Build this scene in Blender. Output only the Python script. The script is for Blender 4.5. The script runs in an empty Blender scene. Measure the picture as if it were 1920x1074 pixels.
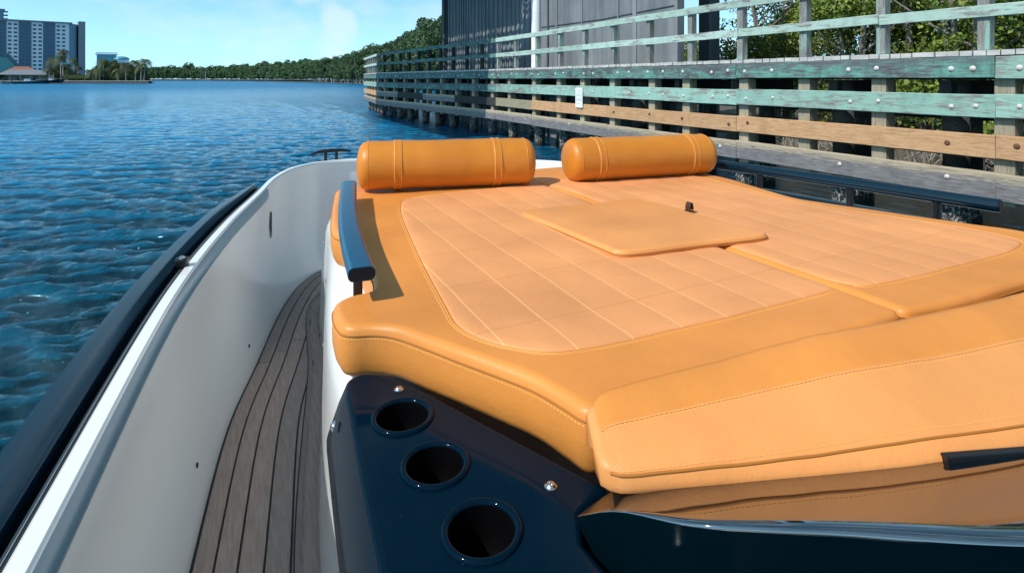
import bpy, bmesh, math, random
import numpy as np
from mathutils import Vector, Matrix, noise
from mathutils.geometry import delaunay_2d_cdt
random.seed(7); rng = np.random.default_rng(7)
SC = bpy.context.scene
COL = SC.collection
R = math.radians

# ------------------------------------------------------------------ camera, sky, sun
YAW = math.atan(505/1040)
SN, CS = math.sin(YAW), math.cos(YAW)
EYE = 2.10
cam_d = bpy.data.cameras.new('camera'); cam = bpy.data.objects.new('camera', cam_d); COL.objects.link(cam)
cam.location = (0, 0, EYE); cam.rotation_euler = (R(90), 0, -YAW)
cam_d.sensor_width = 36; cam_d.lens = 19.5; cam_d.shift_y = -(537-148)/1920
cam_d.clip_start = .02; cam_d.clip_end = 6000
SC.camera = cam

SUN_EL, SUN_AZ = R(47), R(-100)          # azimuth measured clockwise from +Y: the sun stands to port (-X)
world = bpy.data.worlds.new("World"); SC.world = world; world.use_nodes = True
wn = world.node_tree; wn.nodes.clear()
def WN(t): return wn.nodes.new(t)
sky = WN('ShaderNodeTexSky'); sky.sky_type = 'NISHITA'; sky.sun_disc = False
sky.sun_elevation = SUN_EL; sky.sun_rotation = SUN_AZ
sky.air_density = 1.0; sky.dust_density = .3; sky.ozone_density = 4.0
bw = WN('ShaderNodeRGBToBW'); wn.links.new(sky.outputs[0], bw.inputs[0])
tn = WN('ShaderNodeVectorMath'); tn.operation = 'MULTIPLY'; wn.links.new(bw.outputs[0], tn.inputs[0]); tn.inputs[1].default_value = (.64, 1.24, 1.64)
pwr = WN('ShaderNodeMix'); pwr.data_type = 'RGBA'; pwr.inputs[0].default_value = .72; wn.links.new(sky.outputs[0], pwr.inputs[6]); wn.links.new(tn.outputs[0], pwr.inputs[7])
hs = WN('ShaderNodeHueSaturation'); hs.inputs['Saturation'].default_value = 1.12
wn.links.new(pwr.outputs[2], hs.inputs['Color'])
tcw = WN('ShaderNodeTexCoord')
def wmath(op, a, b=None, c=None):
    m = WN('ShaderNodeMath'); m.operation = op
    for i, v in enumerate((a, b, c)):
        if v is None: continue
        if isinstance(v, (int, float)): m.inputs[i].default_value = v
        else: wn.links.new(v, m.inputs[i])
    return m.outputs[0]
mpw = WN('ShaderNodeMapping'); mpw.inputs['Scale'].default_value = (1, 1, 2.2); wn.links.new(tcw.outputs['Generated'], mpw.inputs[0])
nz = WN('ShaderNodeTexNoise'); nz.inputs['Scale'].default_value = 4.6; nz.inputs['Detail'].default_value = 7; nz.inputs['Roughness'].default_value = .58
wn.links.new(mpw.outputs[0], nz.inputs['Vector'])
rp = WN('ShaderNodeMapRange'); rp.inputs['From Min'].default_value = .47; rp.inputs['From Max'].default_value = .68; rp.inputs['To Max'].default_value = .50
wn.links.new(nz.outputs[0], rp.inputs[0])
# one brighter cumulus puff low over the channel
def puff(az, el, rad, sc):
    v = (math.sin(az)*math.cos(el), math.cos(az)*math.cos(el), math.sin(el))
    sub = WN('ShaderNodeVectorMath'); sub.operation = 'SUBTRACT'; wn.links.new(tcw.outputs['Generated'], sub.inputs[0]); sub.inputs[1].default_value = v
    ml = WN('ShaderNodeVectorMath'); ml.operation = 'MULTIPLY'; wn.links.new(sub.outputs[0], ml.inputs[0]); ml.inputs[1].default_value = sc
    ln = WN('ShaderNodeVectorMath'); ln.operation = 'LENGTH'; wn.links.new(ml.outputs[0], ln.inputs[0])
    nn = WN('ShaderNodeTexNoise'); nn.inputs['Scale'].default_value = 22; nn.inputs['Detail'].default_value = 6
    wn.links.new(tcw.outputs['Generated'], nn.inputs['Vector'])
    a = wmath('ADD', wmath('DIVIDE', ln.outputs['Value'], rad), wmath('MULTIPLY', wmath('SUBTRACT', nn.outputs[0], .5), 2.4))
    mr = WN('ShaderNodeMapRange'); mr.interpolation_type = 'SMOOTHSTEP'
    mr.inputs['From Min'].default_value = 1.25; mr.inputs['From Max'].default_value = .1; wn.links.new(a, mr.inputs[0])
    return mr.outputs[0]
def az_of(px): return YAW + math.atan((px-960)/1040)
p1 = puff(az_of(632), R(4.6), .060, (1.7, 1.7, .62))
p2 = puff(az_of(575), R(8.0), .03, (1, 1, 1.3))
cl = wmath('MAXIMUM', wmath('MAXIMUM', rp.outputs[0], wmath('MULTIPLY', p1, .62)), wmath('MULTIPLY', p2, .6))
mxw = WN('ShaderNodeMix'); mxw.data_type = 'RGBA'
wn.links.new(cl, mxw.inputs[0]); wn.links.new(hs.outputs[0], mxw.inputs[6]); mxw.inputs[7].default_value = (5.0, 6.0, 6.6, 1)
bg = WN('ShaderNodeBackground'); bg.inputs['Strength'].default_value = .15
wo = WN('ShaderNodeOutputWorld'); wn.links.new(mxw.outputs[2], bg.inputs[0]); wn.links.new(bg.outputs[0], wo.inputs[0])

sun_d = bpy.data.lights.new('sun', 'SUN'); sun_d.energy = 4.2; sun_d.angle = R(.5); sun_d.color = (1, .95, .87)
sun = bpy.data.objects.new('sun', sun_d); COL.objects.link(sun)
sdir = Vector((math.sin(SUN_AZ)*math.cos(SUN_EL), math.cos(SUN_AZ)*math.cos(SUN_EL), math.sin(SUN_EL)))
sun.rotation_euler = sdir.to_track_quat('Z', 'Y').to_euler(); sun.location = sdir*50
SC.view_settings.view_transform = 'Standard'; SC.view_settings.look = 'None'; SC.view_settings.exposure = .12; SC.view_settings.gamma = 1

# ------------------------------------------------------------------ materials
class NT:
    def __init__(s, name):
        s.m = bpy.data.materials.new(name); s.m.use_nodes = True; s.t = s.m.node_tree
        s.b = s.t.nodes['Principled BSDF']; s.tc = s.t.nodes.new('ShaderNodeTexCoord')
    def n(s, t, **k):
        o = s.t.nodes.new(t)
        for a, v in k.items(): setattr(o, a, v)
        return o
    def l(s, a, b): s.t.links.new(a, b)
    def set(s, **k):
        for a, v in k.items(): s.b.inputs[a.replace('_', ' ')].default_value = v
        return s
    def math(s, op, a, b=None, c=None, clamp=False):
        m = s.n('ShaderNodeMath', operation=op, use_clamp=clamp)
        for i, v in enumerate((a, b, c)):
            if v is None: continue
            if isinstance(v, (int, float)): m.inputs[i].default_value = v
            else: s.l(v, m.inputs[i])
        return m.outputs[0]
    def map(s, sc=(1, 1, 1), src='Object', rot=(0, 0, 0)):
        m = s.n('ShaderNodeMapping'); m.inputs['Scale'].default_value = sc; m.inputs['Rotation'].default_value = rot
        s.l(s.tc.outputs[src], m.inputs[0]); return m.outputs[0]
    def noise(s, vec, scale=5, detail=4, rough=.5, dist=0):
        m = s.n('ShaderNodeTexNoise'); m.inputs['Scale'].default_value = scale; m.inputs['Detail'].default_value = detail
        m.inputs['Roughness'].default_value = rough; m.inputs['Distortion'].default_value = dist
        if vec is not None: s.l(vec, m.inputs['Vector'])
        return m.outputs[0]
    def ramp(s, f, stops):
        m = s.n('ShaderNodeValToRGB'); e = m.color_ramp.elements
        while len(e) < len(stops): e.new(.5)
        for i, (p, c) in enumerate(stops):
            e[i].position = p; e[i].color = (*c, 1) if len(c) == 3 else c
        s.l(f, m.inputs[0]); return m.outputs[0]
    def rng(s, f, a, b, c=0, d=1, smooth=False):
        m = s.n('ShaderNodeMapRange'); m.inputs['From Min'].default_value = a; m.inputs['From Max'].default_value = b
        m.inputs['To Min'].default_value = c; m.inputs['To Max'].default_value = d
        if smooth: m.interpolation_type = 'SMOOTHSTEP'
        s.l(f, m.inputs[0]); return m.outputs[0]
    def mix(s, f, a, b, bt='MIX'):
        m = s.n('ShaderNodeMix', data_type='RGBA', blend_type=bt)
        for i, v in ((0, f), (6, a), (7, b)):
            if isinstance(v, (int, float)): m.inputs[i].default_value = v
            elif isinstance(v, tuple): m.inputs[i].default_value = (*v, 1) if len(v) == 3 else v
            else: s.l(v, m.inputs[i])
        return m.outputs[2]
    def bump(s, h, strength=.3, dist=.01, prev=None):
        m = s.n('ShaderNodeBump'); m.inputs['Strength'].default_value = strength; m.inputs['Distance'].default_value = dist
        s.l(h, m.inputs['Height'])
        if prev is not None: s.l(prev, m.inputs['Normal'])
        s.l(m.outputs[0], s.b.inputs['Normal']); return m.outputs[0]
    def color(s, c): s.l(c, s.b.inputs['Base Color']); return s

def leather(name, base, quilt=False, rough=.42):
    k = NT(name); k.set(Roughness=rough, Specular_IOR_Level=.36)
    v = k.map()
    big = k.noise(v, 3.5, 3); fine = k.noise(v, 420, 2); mid = k.noise(v, 26, 4, .6)
    d = tuple(x*.86 for x in base); h = tuple(min(1, x*1.1) for x in base)
    c = k.ramp(big, [(.3, d), (.7, h)])
    fine2 = k.noise(v, 210, 3, .6); bm = k.bump(fine2, .22, .0014); bm = k.bump(mid, .22, .005, bm)
    cv = k.noise(k.map((1, 1, 1), rot=(0, 0, .6)), 9, 4, .55, 2.2); cz = k.math('ABSOLUTE', k.math('SUBTRACT', cv, .5)); bm = k.bump(k.rng(cz, 0, .03), .05, .003, bm)
    r = k.rng(mid, .3, .7, rough-.06, rough+.08); k.l(r, k.b.inputs['Roughness'])
    if quilt:
        sep = k.n('ShaderNodeSeparateXYZ'); k.l(k.tc.outputs['Object'], sep.inputs[0])
        wob = k.math('MULTIPLY', k.math('SUBTRACT', k.noise(v, 5, 2), .5), .006)
        def line(ax, off, step, wid):
            f = k.math('DIVIDE', k.math('ADD', k.math('ADD', sep.outputs[ax], wob), -off+step*40.5), step)
            f = k.math('ABSOLUTE', k.math('SUBTRACT', k.math('FRACT', f), .5))
            f = k.math('MULTIPLY', f, step)
            return k.rng(f, wid*.35, wid, 1, 0)
        lx = line(0, .396, .107, .0024); ly = line(1, .903, .2245, .0022)
        c = k.mix(k.math('MULTIPLY', lx, .6), c, (.95, .50, .20)); c = k.mix(k.math('MULTIPLY', ly, .42), c, (.44, .17, .05))
        k.bump(k.math('MAXIMUM', lx, ly), -.55, .003, bm)
    k.color(c); return k.m
ORANGE = (.70, .258, .052); PEACH = (.72, .300, .112)
M_leather = leather('tan_leather', ORANGE)
M_leather2 = leather('tan_leather_light', (.74, .300, .090))
M_bolster = leather('bolster_leather', (.58, .200, .020), rough=.40)
M_dull = leather('shaded_tan_leather', (.60, .235, .075), rough=.42)  # darker tone for the shaded top of the backrest, not assigned
M_quilt = leather('quilted_fabric', PEACH, True, .6)
k = NT('stitch_thread'); k.set(Base_Color=(.80, .40, .11, 1), Roughness=.7); M_thread = k.m
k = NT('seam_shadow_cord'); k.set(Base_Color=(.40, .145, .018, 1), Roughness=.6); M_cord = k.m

def gelcoat(name, base, rough=.16):
    k = NT(name); k.set(Roughness=rough, Specular_IOR_Level=.55, Coat_Weight=.3, Coat_Roughness=.08)
    v = k.map((1, .35, 1)); f = k.noise(v, 4, 6, .65, .6)
    k.color(k.mix(k.rng(k.noise(k.map(), 1.3, 2), .3, .7), base, tuple(x*.94 for x in base)))
    k.l(k.rng(k.noise(k.map(), 2, 2), .3, .7, rough-.03, rough+.05), k.b.inputs['Roughness'])
    k.bump(k.noise(k.map(), 1.6, 2), .05, .02); return k.m
M_white = gelcoat('white_gelcoat', (.80, .82, .82)); M_liner = gelcoat('liner_gelcoat', (.88, .91, .91), .16)
k = NT('navy_gloss'); k.set(Base_Color=(.0006, .006, .014, 1), Roughness=.06, Specular_IOR_Level=.2, IOR=1.28)
k.l(k.rng(k.noise(k.map(), 14, 5, .7), .35, .75, .05, .16), k.b.inputs['Roughness'])
sp = k.noise(k.map(), 260, 2, .5); k.color(k.mix(k.rng(sp, .76, .79), (.0005, .0085, .019), (.03, .06, .09)))
k.bump(k.noise(k.map(), 3, 2), .03, .01); M_navy = k.m
k = NT('black_gloss'); k.set(Roughness=.04, Specular_IOR_Level=1.0, IOR=2.3)
sp = k.noise(k.map(), 330, 2, .5); k.color(k.mix(k.rng(sp, .73, .77), (.002, .006, .010), (.05, .06, .07)))
k.bump(k.noise(k.map((1, 2, 1)), 2.6, 2), .10, .012); M_blackgloss = k.m
k = NT('dark_face'); k.set(Base_Color=(.0006, .006, .010, 1), Roughness=.12, IOR=1.3, Specular_IOR_Level=.3); M_face = k.m
k = NT('navy_rubber'); k.set(Roughness=.13); k.color(k.mix(k.noise(k.map(), 30, 5), (.002, .012, .024), (.003, .018, .034)))
k.bump(k.noise(k.map(), 90, 3), .06, .002); M_rail = k.m
k = NT('blue_powdercoat'); k.set(Roughness=.27, Specular_IOR_Level=.55); k.color(k.mix(k.noise(k.map(), 18, 4), (.003, .065, .14), (.006, .09, .18)))
k.bump(k.noise(k.map(), 500, 2), .05, .001); M_bar = k.m
k = NT('black_plastic'); k.set(Base_Color=(.006, .007, .009, 1), Roughness=.35); k.bump(k.noise(k.map(), 200, 2), .08, .001); M_black = k.m
k = NT('dark_channel'); k.set(Base_Color=(.03, .045, .055, 1), Roughness=.35); M_channel = k.m
k = NT('blue_grey_sky_sheen'); k.set(Base_Color=(.07, .20, .29, 1), Roughness=.2); M_lip = k.m  # sky reflection on the inner lip, put into the colour
k = NT('cup_well'); k.set(Base_Color=(.001, .001, .0015, 1), Roughness=.6, Specular_IOR_Level=.1); M_well = k.m
k = NT('stainless'); k.set(Base_Color=(.62, .62, .63, 1), Metallic=1, Roughness=.22); M_steel = k.m
# teak
k = NT('teak'); k.set(Roughness=.62)
g = k.n('ShaderNodeNewGeometry'); v = k.map((18, 1.2, 18)); gr = k.noise(v, 9, 6, .65)
c = k.ramp(gr, [(.25, (.23, .18, .155)), (.55, (.34, .27, .235)), (.8, (.44, .365, .32))])
hv = k.n('ShaderNodeHueSaturation'); k.l(c, hv.inputs['Color']); k.l(k.rng(g.outputs['Random Per Island'], 0, 1, .78, 1.25), hv.inputs['Value'])
k.l(k.rng(g.outputs['Random Per Island'], 0, 1, .8, 1.25), hv.inputs['Saturation'])
k.color(hv.outputs[0]); k.bump(gr, .18, .002); M_teak = k.m
k = NT('caulk'); k.set(Base_Color=(.008, .008, .009, 1), Roughness=.5); M_caulk = k.m

# weathered timbers: local x runs along the board
def timber(name, stops, paint=None, chip=(.42, .60), stain=0., top=None):
    k = NT(name); k.set(Roughness=.82, Specular_IOR_Level=.25)
    oi = k.n('ShaderNodeObjectInfo')
    ad = k.n('ShaderNodeVectorMath', operation='ADD'); cm = k.n('ShaderNodeCombineXYZ')
    k.l(k.math('MULTIPLY', oi.outputs['Random'], 37.), cm.inputs[0]); k.l(k.math('MULTIPLY', oi.outputs['Random'], 11.), cm.inputs[2])
    k.l(k.tc.outputs['Object'], ad.inputs[0]); k.l(cm.outputs[0], ad.inputs[1])
    def mp(sc):
        m = k.n('ShaderNodeMapping'); m.inputs['Scale'].default_value = sc; k.l(ad.outputs[0], m.inputs[0]); return m.outputs[0]
    grain = k.noise(mp((1.2, 14, 14)), 3.2, 8, .66, .9); blot = k.noise(mp((.8, 2.2, 2.2)), 2.0, 5, .6)
    c = k.ramp(grain, stops)
    if paint:
        pm = k.noise(mp((.9, 7, 7)), 3.0, 9, .72, .6)
        mask = k.rng(k.math('ADD', pm, k.math('MULTIPLY', k.math('SUBTRACT', blot, .5), .7)), chip[0], chip[1])
        pc = k.mix(blot, paint[0], paint[1]); c = k.mix(mask, pc, c)
    dk = k.rng(k.noise(mp((1, 1, .6)), 5, 6, .7), .48, .72, 0, stain); c = k.mix(dk, c, (.03, .035, .035))
    crack = k.noise(mp((.7, 16, 16)), 5, 4, .5, 1.5); cr = k.rng(crack, .66, .70, 0, .75); c = k.mix(cr, c, (.02, .02, .018))
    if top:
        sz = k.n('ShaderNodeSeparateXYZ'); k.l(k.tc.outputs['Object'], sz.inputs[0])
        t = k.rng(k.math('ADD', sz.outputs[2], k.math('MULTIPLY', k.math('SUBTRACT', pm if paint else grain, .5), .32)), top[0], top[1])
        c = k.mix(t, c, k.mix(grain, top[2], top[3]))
    hv = k.n('ShaderNodeHueSaturation'); k.l(c, hv.inputs['Color']); k.l(k.rng(oi.outputs['Random'], 0, 1, .86, 1.14), hv.inputs['Value'])
    k.color(hv.outputs[0]); b = k.bump(grain, .5, .008); k.bump(crack, -.3, .01, b)
    return k.m
GREYW = [(.25, (.10, .095, .09)), (.5, (.22, .21, .20)), (.8, (.36, .35, .33))]
TEAL = ((.20, .39, .32), (.34, .50, .43))
M_teal = timber('teal_painted_timber', GREYW, TEAL, (.50, .64), .30)
M_tealrail = timber('teal_rail_timber', GREYW, ((.32, .48, .41), (.46, .56, .50)), (.52, .66), .30)
M_fascia = timber('weathered_shaded_teal_timber', [(.25, (.04, .045, .05)), (.55, (.11, .12, .13)), (.85, (.30, .32, .33))], ((.10, .27, .22), (.16, .34, .29)), (.40, .58), .75, top=(.02, .16, (.05, .05, .055), (.16, .17, .18)))  # stained fascia; also carries the shade painted on the far leg
M_brown = timber('bare_pine_timber', [(.25, (.34, .17, .08)), (.5, (.54, .31, .16)), (.8, (.64, .44, .26))], None, stain=.22)
M_olive = timber('faded_olive_timber', [(.25, (.20, .17, .11)), (.5, (.34, .30, .20)), (.8, (.44, .40, .29))], None, stain=.25)
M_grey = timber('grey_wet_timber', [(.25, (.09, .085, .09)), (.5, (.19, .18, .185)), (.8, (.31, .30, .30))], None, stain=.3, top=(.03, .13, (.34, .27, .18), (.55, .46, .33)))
M_post = timber('post_timber', GREYW, TEAL, (.34, .50), .2)
M_block = timber('block_timber', [(.25, (.20, .15, .10)), (.5, (.34, .29, .21)), (.8, (.45, .40, .31))], ((.2, .36, .29), (.27, .42, .35)), (.30, .42), .2)
M_under = timber('near_black_timber', [(.25, (.018, .018, .018)), (.6, (.05, .05, .048)), (.85, (.10, .10, .09))], None, stain=.5)  # under-deck timbers; also painted shade on far posts and middle beams
k = NT('deck_boards_bleached'); k.set(Roughness=.85); g = k.n('ShaderNodeNewGeometry')
k.color(k.mix(k.rng(k.noise(k.map((6, 1, 6)), 3, 6, .6), .3, .7), (.34, .33, .31), (.60, .59, .57))); M_boards = k.m
k = NT('pile_barnacles'); k.set(Roughness=.85); sz = k.n('ShaderNodeSeparateXYZ'); k.l(k.n('ShaderNodeNewGeometry').outputs['Position'], sz.inputs[0])
sp = k.noise(k.map((1, 1, .8), 'Object'), 26, 5, .75)
z = k.math('ADD', sz.outputs[2], k.math('MULTIPLY', k.math('SUBTRACT', sp, .5), .5))
band = k.math('MULTIPLY', k.rng(z, .10, .22), k.rng(z, .85, .55)); bn = k.math('MULTIPLY', band, k.rng(sp, .50, .60))
k.color(k.mix(bn, k.mix(k.rng(z, .9, 1.3), (.016, .015, .012), (.075, .07, .06)), (.42, .41, .38))); k.bump(sp, .8, .03); M_pile = k.m
k = NT('bolt_galvanised'); k.set(Roughness=.75); k.color(k.mix(k.rng(k.noise(k.map(), 30, 4), .4, .65), (.66, .64, .64), (.42, .32, .27))); M_bolt = k.m
k = NT('bolt_rust'); k.set(Roughness=.8); k.color(k.mix(k.noise(k.map(), 40, 4), (.07, .03, .02), (.20, .09, .05))); M_rust = k.m

def concrete(name, a, b, rough=.85, streak=.6, rib=False):
    k = NT(name); k.set(Roughness=rough, Specular_IOR_Level=.3)
    s1 = k.noise(k.map((1, 1, .07)), 3.2, 7, .65, .3); s2 = k.noise(k.map((1, 1, .5)), 1.1, 5); s3 = k.noise(k.map((.3, .3, 5)), 2, 3)
    c = k.mix(k.rng(s1, .3, .7), a, b); c = k.mix(k.rng(s2, .4, .75, 0, .5), c, tuple(x*.55 for x in a))
    c = k.mix(k.rng(s3, .62, .66, 0, .3), c, tuple(x*.6 for x in b))
    c = k.mix(k.rng(s1, .60, .74, 0, streak), c, tuple(x*.4 for x in a)); k.color(c)
    k.bump(k.noise(k.map(), 30, 6), .25, .01); return k.m
M_concrete = concrete('stained_concrete', (.12, .135, .15), (.24, .26, .28))
M_darkconc = concrete('dark_sheet_wall', (.17, .19, .205), (.26, .285, .30))
M_whitecol = concrete('white_painted_column', (.80, .80, .82), (.88, .88, .88), streak=.2)
M_bridge = concrete('bridge_steel', (.07, .08, .09), (.12, .13, .14))

# water
k = NT('sea_water'); k.set(Roughness=.05, IOR=1.45, Specular_IOR_Level=.8, Specular_Tint=(.2, .72, 1.0, 1))
gp = k.n('ShaderNodeNewGeometry')
def wmap(sc, rz=0):
    m = k.n('ShaderNodeMapping'); m.inputs['Scale'].default_value = sc; m.inputs['Rotation'].default_value = (0, 0, rz); k.l(gp.outputs['Position'], m.inputs[0]); return m.outputs[0]
n1 = k.noise(wmap((1, 2.2, 1), R(24)), 7.5, 5, .62, .3); n2 = k.noise(wmap((1, 1.8, 1), R(18)), 1.1, 3, .5, .2); n3 = k.noise(wmap((1, 1.6, 1), R(30)), 11, 2, .5)
b = k.bump(n2, .2, .08); b = k.bump(n1, .6, .06, b); k.bump(n3, .35, .014, b)
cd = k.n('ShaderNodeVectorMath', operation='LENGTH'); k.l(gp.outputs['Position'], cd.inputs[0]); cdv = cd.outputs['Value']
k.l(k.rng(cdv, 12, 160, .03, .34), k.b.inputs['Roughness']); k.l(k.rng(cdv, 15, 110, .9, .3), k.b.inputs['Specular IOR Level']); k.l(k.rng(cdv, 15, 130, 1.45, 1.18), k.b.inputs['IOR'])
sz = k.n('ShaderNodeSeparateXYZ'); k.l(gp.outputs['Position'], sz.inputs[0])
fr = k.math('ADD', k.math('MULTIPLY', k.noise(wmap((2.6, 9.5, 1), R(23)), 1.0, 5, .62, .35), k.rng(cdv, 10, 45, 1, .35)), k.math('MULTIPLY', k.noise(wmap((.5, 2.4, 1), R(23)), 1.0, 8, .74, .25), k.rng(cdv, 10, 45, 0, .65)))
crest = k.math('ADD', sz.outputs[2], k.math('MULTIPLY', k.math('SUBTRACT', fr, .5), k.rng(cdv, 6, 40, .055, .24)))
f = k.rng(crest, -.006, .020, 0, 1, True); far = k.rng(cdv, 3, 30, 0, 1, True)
dark = k.mix(far, (.0005, .009, .010), (.0003, .085, .19)); lite = k.mix(far, (.0010, .042, .070), (.001, .27, .57))  # bright crests, dark troughs: scattered light and sky glints put into base colour
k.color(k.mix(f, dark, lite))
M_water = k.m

def foliage(name, a, b, c, trans=.25):
    k = NT(name); k.set(Roughness=.55, Specular_IOR_Level=.35)
    g = k.n('ShaderNodeNewGeometry'); oi = k.n('ShaderNodeObjectInfo')
    f = k.math('ADD', k.math('MULTIPLY', g.outputs['Random Per Island'], .6), k.math('MULTIPLY', k.noise(k.map(), .9, 3), .5))
    col = k.ramp(f, [(.15, a), (.5, b), (.9, c)])
    hv = k.n('ShaderNodeHueSaturation'); k.l(col, hv.inputs['Color']); k.l(k.rng(oi.outputs['Random'], 0, 1, .75, 1.25), hv.inputs['Value'])
    k.l(k.rng(oi.outputs['Random'], 0, 1, .485, .515), hv.inputs['Hue'])
    k.color(hv.outputs[0])
    tr = k.n('ShaderNodeBsdfTranslucent'); k.l(hv.outputs[0], tr.inputs[0]); mx = k.n('ShaderNodeMixShader'); mx.inputs[0].default_value = trans
    out = [n for n in k.t.nodes if n.type == 'OUTPUT_MATERIAL'][0]
    k.l(k.b.outputs[0], mx.inputs[1]); k.l(tr.outputs[0], mx.inputs[2]); k.l(mx.outputs[0], out.inputs[0]); return k.m
M_leafnear = foliage('mangrove_leaves', (.06, .11, .015), (.16, .25, .035), (.34, .38, .08))
M_leaffar = foliage('far_forest_leaves', (.024, .058, .024), (.058, .115, .045), (.11, .17, .065))
M_palm = foliage('palm_fronds', (.02, .045, .015), (.06, .09, .03), (.14, .15, .07))
k = NT('bark'); k.set(Roughness=.9); k.color(k.mix(k.noise(k.map((1, 1, .3)), 6, 5), (.13, .11, .09), (.30, .27, .23))); k.bump(k.noise(k.map((1, 1, .3)), 12, 4), .5, .02); M_bark = k.m
k = NT('pale_bark'); k.set(Roughness=.9); k.color(k.mix(k.noise(k.map((1, 1, .3)), 3, 4), (.30, .28, .25), (.50, .47, .42))); M_palebark = k.m
k = NT('dry_twigs'); k.set(Roughness=.9); k.color(k.mix(k.noise(k.map(), 6, 3), (.20, .17, .14), (.45, .40, .35))); M_twig = k.m
k = NT('bank_soil'); k.set(Roughness=.95); k.color(k.mix(k.noise(k.map(), 2, 6, .7), (.04, .035, .025), (.13, .11, .08))); k.bump(k.noise(k.map(), 8, 5), .6, .05); M_soil = k.m
k = NT('lawn'); k.set(Roughness=.9); k.color(k.mix(k.noise(k.map(), 2, 6, .7), (.05, .09, .03), (.09, .13, .05))); M_lawn = k.m
def plain(name, a, b=None, rough=.6, sc=1., **kw):
    k = NT(name); k.set(Roughness=rough, **kw)
    k.color(k.mix(k.noise(k.map(), sc, 5, .6), a, b or tuple(x*.85 for x in a))); return k.m
M_tower = plain('tower_white', (.78, .80, .85), (.70, .72, .78), sc=.2); M_towerg = plain('tower_glass', (.03, .09, .17), (.045, .13, .21), .25, .08)
M_win = plain('window_glass', (.03, .05, .08), rough=.2); M_pylon = plain('tower_pylon', (.26, .25, .29), sc=.1); M_curve = plain('tower_curved_end', (.16, .26, .33), sc=.1)
M_cyan = plain('cyan_glass', (.05, .25, .32), (.08, .30, .38), .3, .2); M_redroof = plain('terracotta_roof', (.36, .15, .09), (.25, .10, .07), .85, .8)
M_greyroof = plain('grey_roof', (.20, .23, .27), (.15, .17, .20), .8, .8); M_housewall = plain('house_wall', (.36, .42, .45), sc=.5); M_dkblue = plain('boat_teal_paint', (.02, .10, .11), rough=.3)
M_bwhite = plain('boat_white', (.7, .72, .74), rough=.4); M_seawall = plain('seawall', (.06, .05, .05), (.12, .10, .09), .9, .5); M_cap = plain('seawall_cap', (.38, .38, .33), rough=.9, sc=.5)
M_signw = plain('sign_white', (.82, .84, .86), (.78, .80, .82), .5, 3); M_signt = plain('sign_ink', (.42, .42, .50), rough=.6)

# ------------------------------------------------------------------ object helpers
def T(o, label=None, cat=None, group=None, kind=None):
    if label: o['label'] = label
    if cat: o['category'] = cat
    if group: o['group'] = group
    if kind: o['kind'] = kind
    return o
def wloc(p):
    v = Vector((0, 0, 0))
    while p is not None: v += p.location; p = p.parent
    return v
def obj(name, verts, faces, mat, parent=None, smooth=False, local=False, angle=None):
    me = bpy.data.meshes.new(name)
    me.from_pydata([tuple(v) for v in verts], [], [tuple(f) for f in faces]); me.update()
    o = bpy.data.objects.new(name, me); COL.objects.link(o)
    for m in (mat if isinstance(mat, (list, tuple)) else [mat]): me.materials.append(m)
    if smooth:
        me.polygons.foreach_set('use_smooth', [True]*len(me.polygons))
        if angle: me.set_sharp_from_angle(angle=R(angle))
    if parent is not None:
        o.parent = parent
        if not local: o.location = -wloc(parent)
    return o
def empty(name, loc, rz=0):
    o = bpy.data.objects.new(name, None); COL.objects.link(o); o.location = loc; o.rotation_euler = (0, 0, rz); o.empty_display_size = .2; return o
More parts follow.
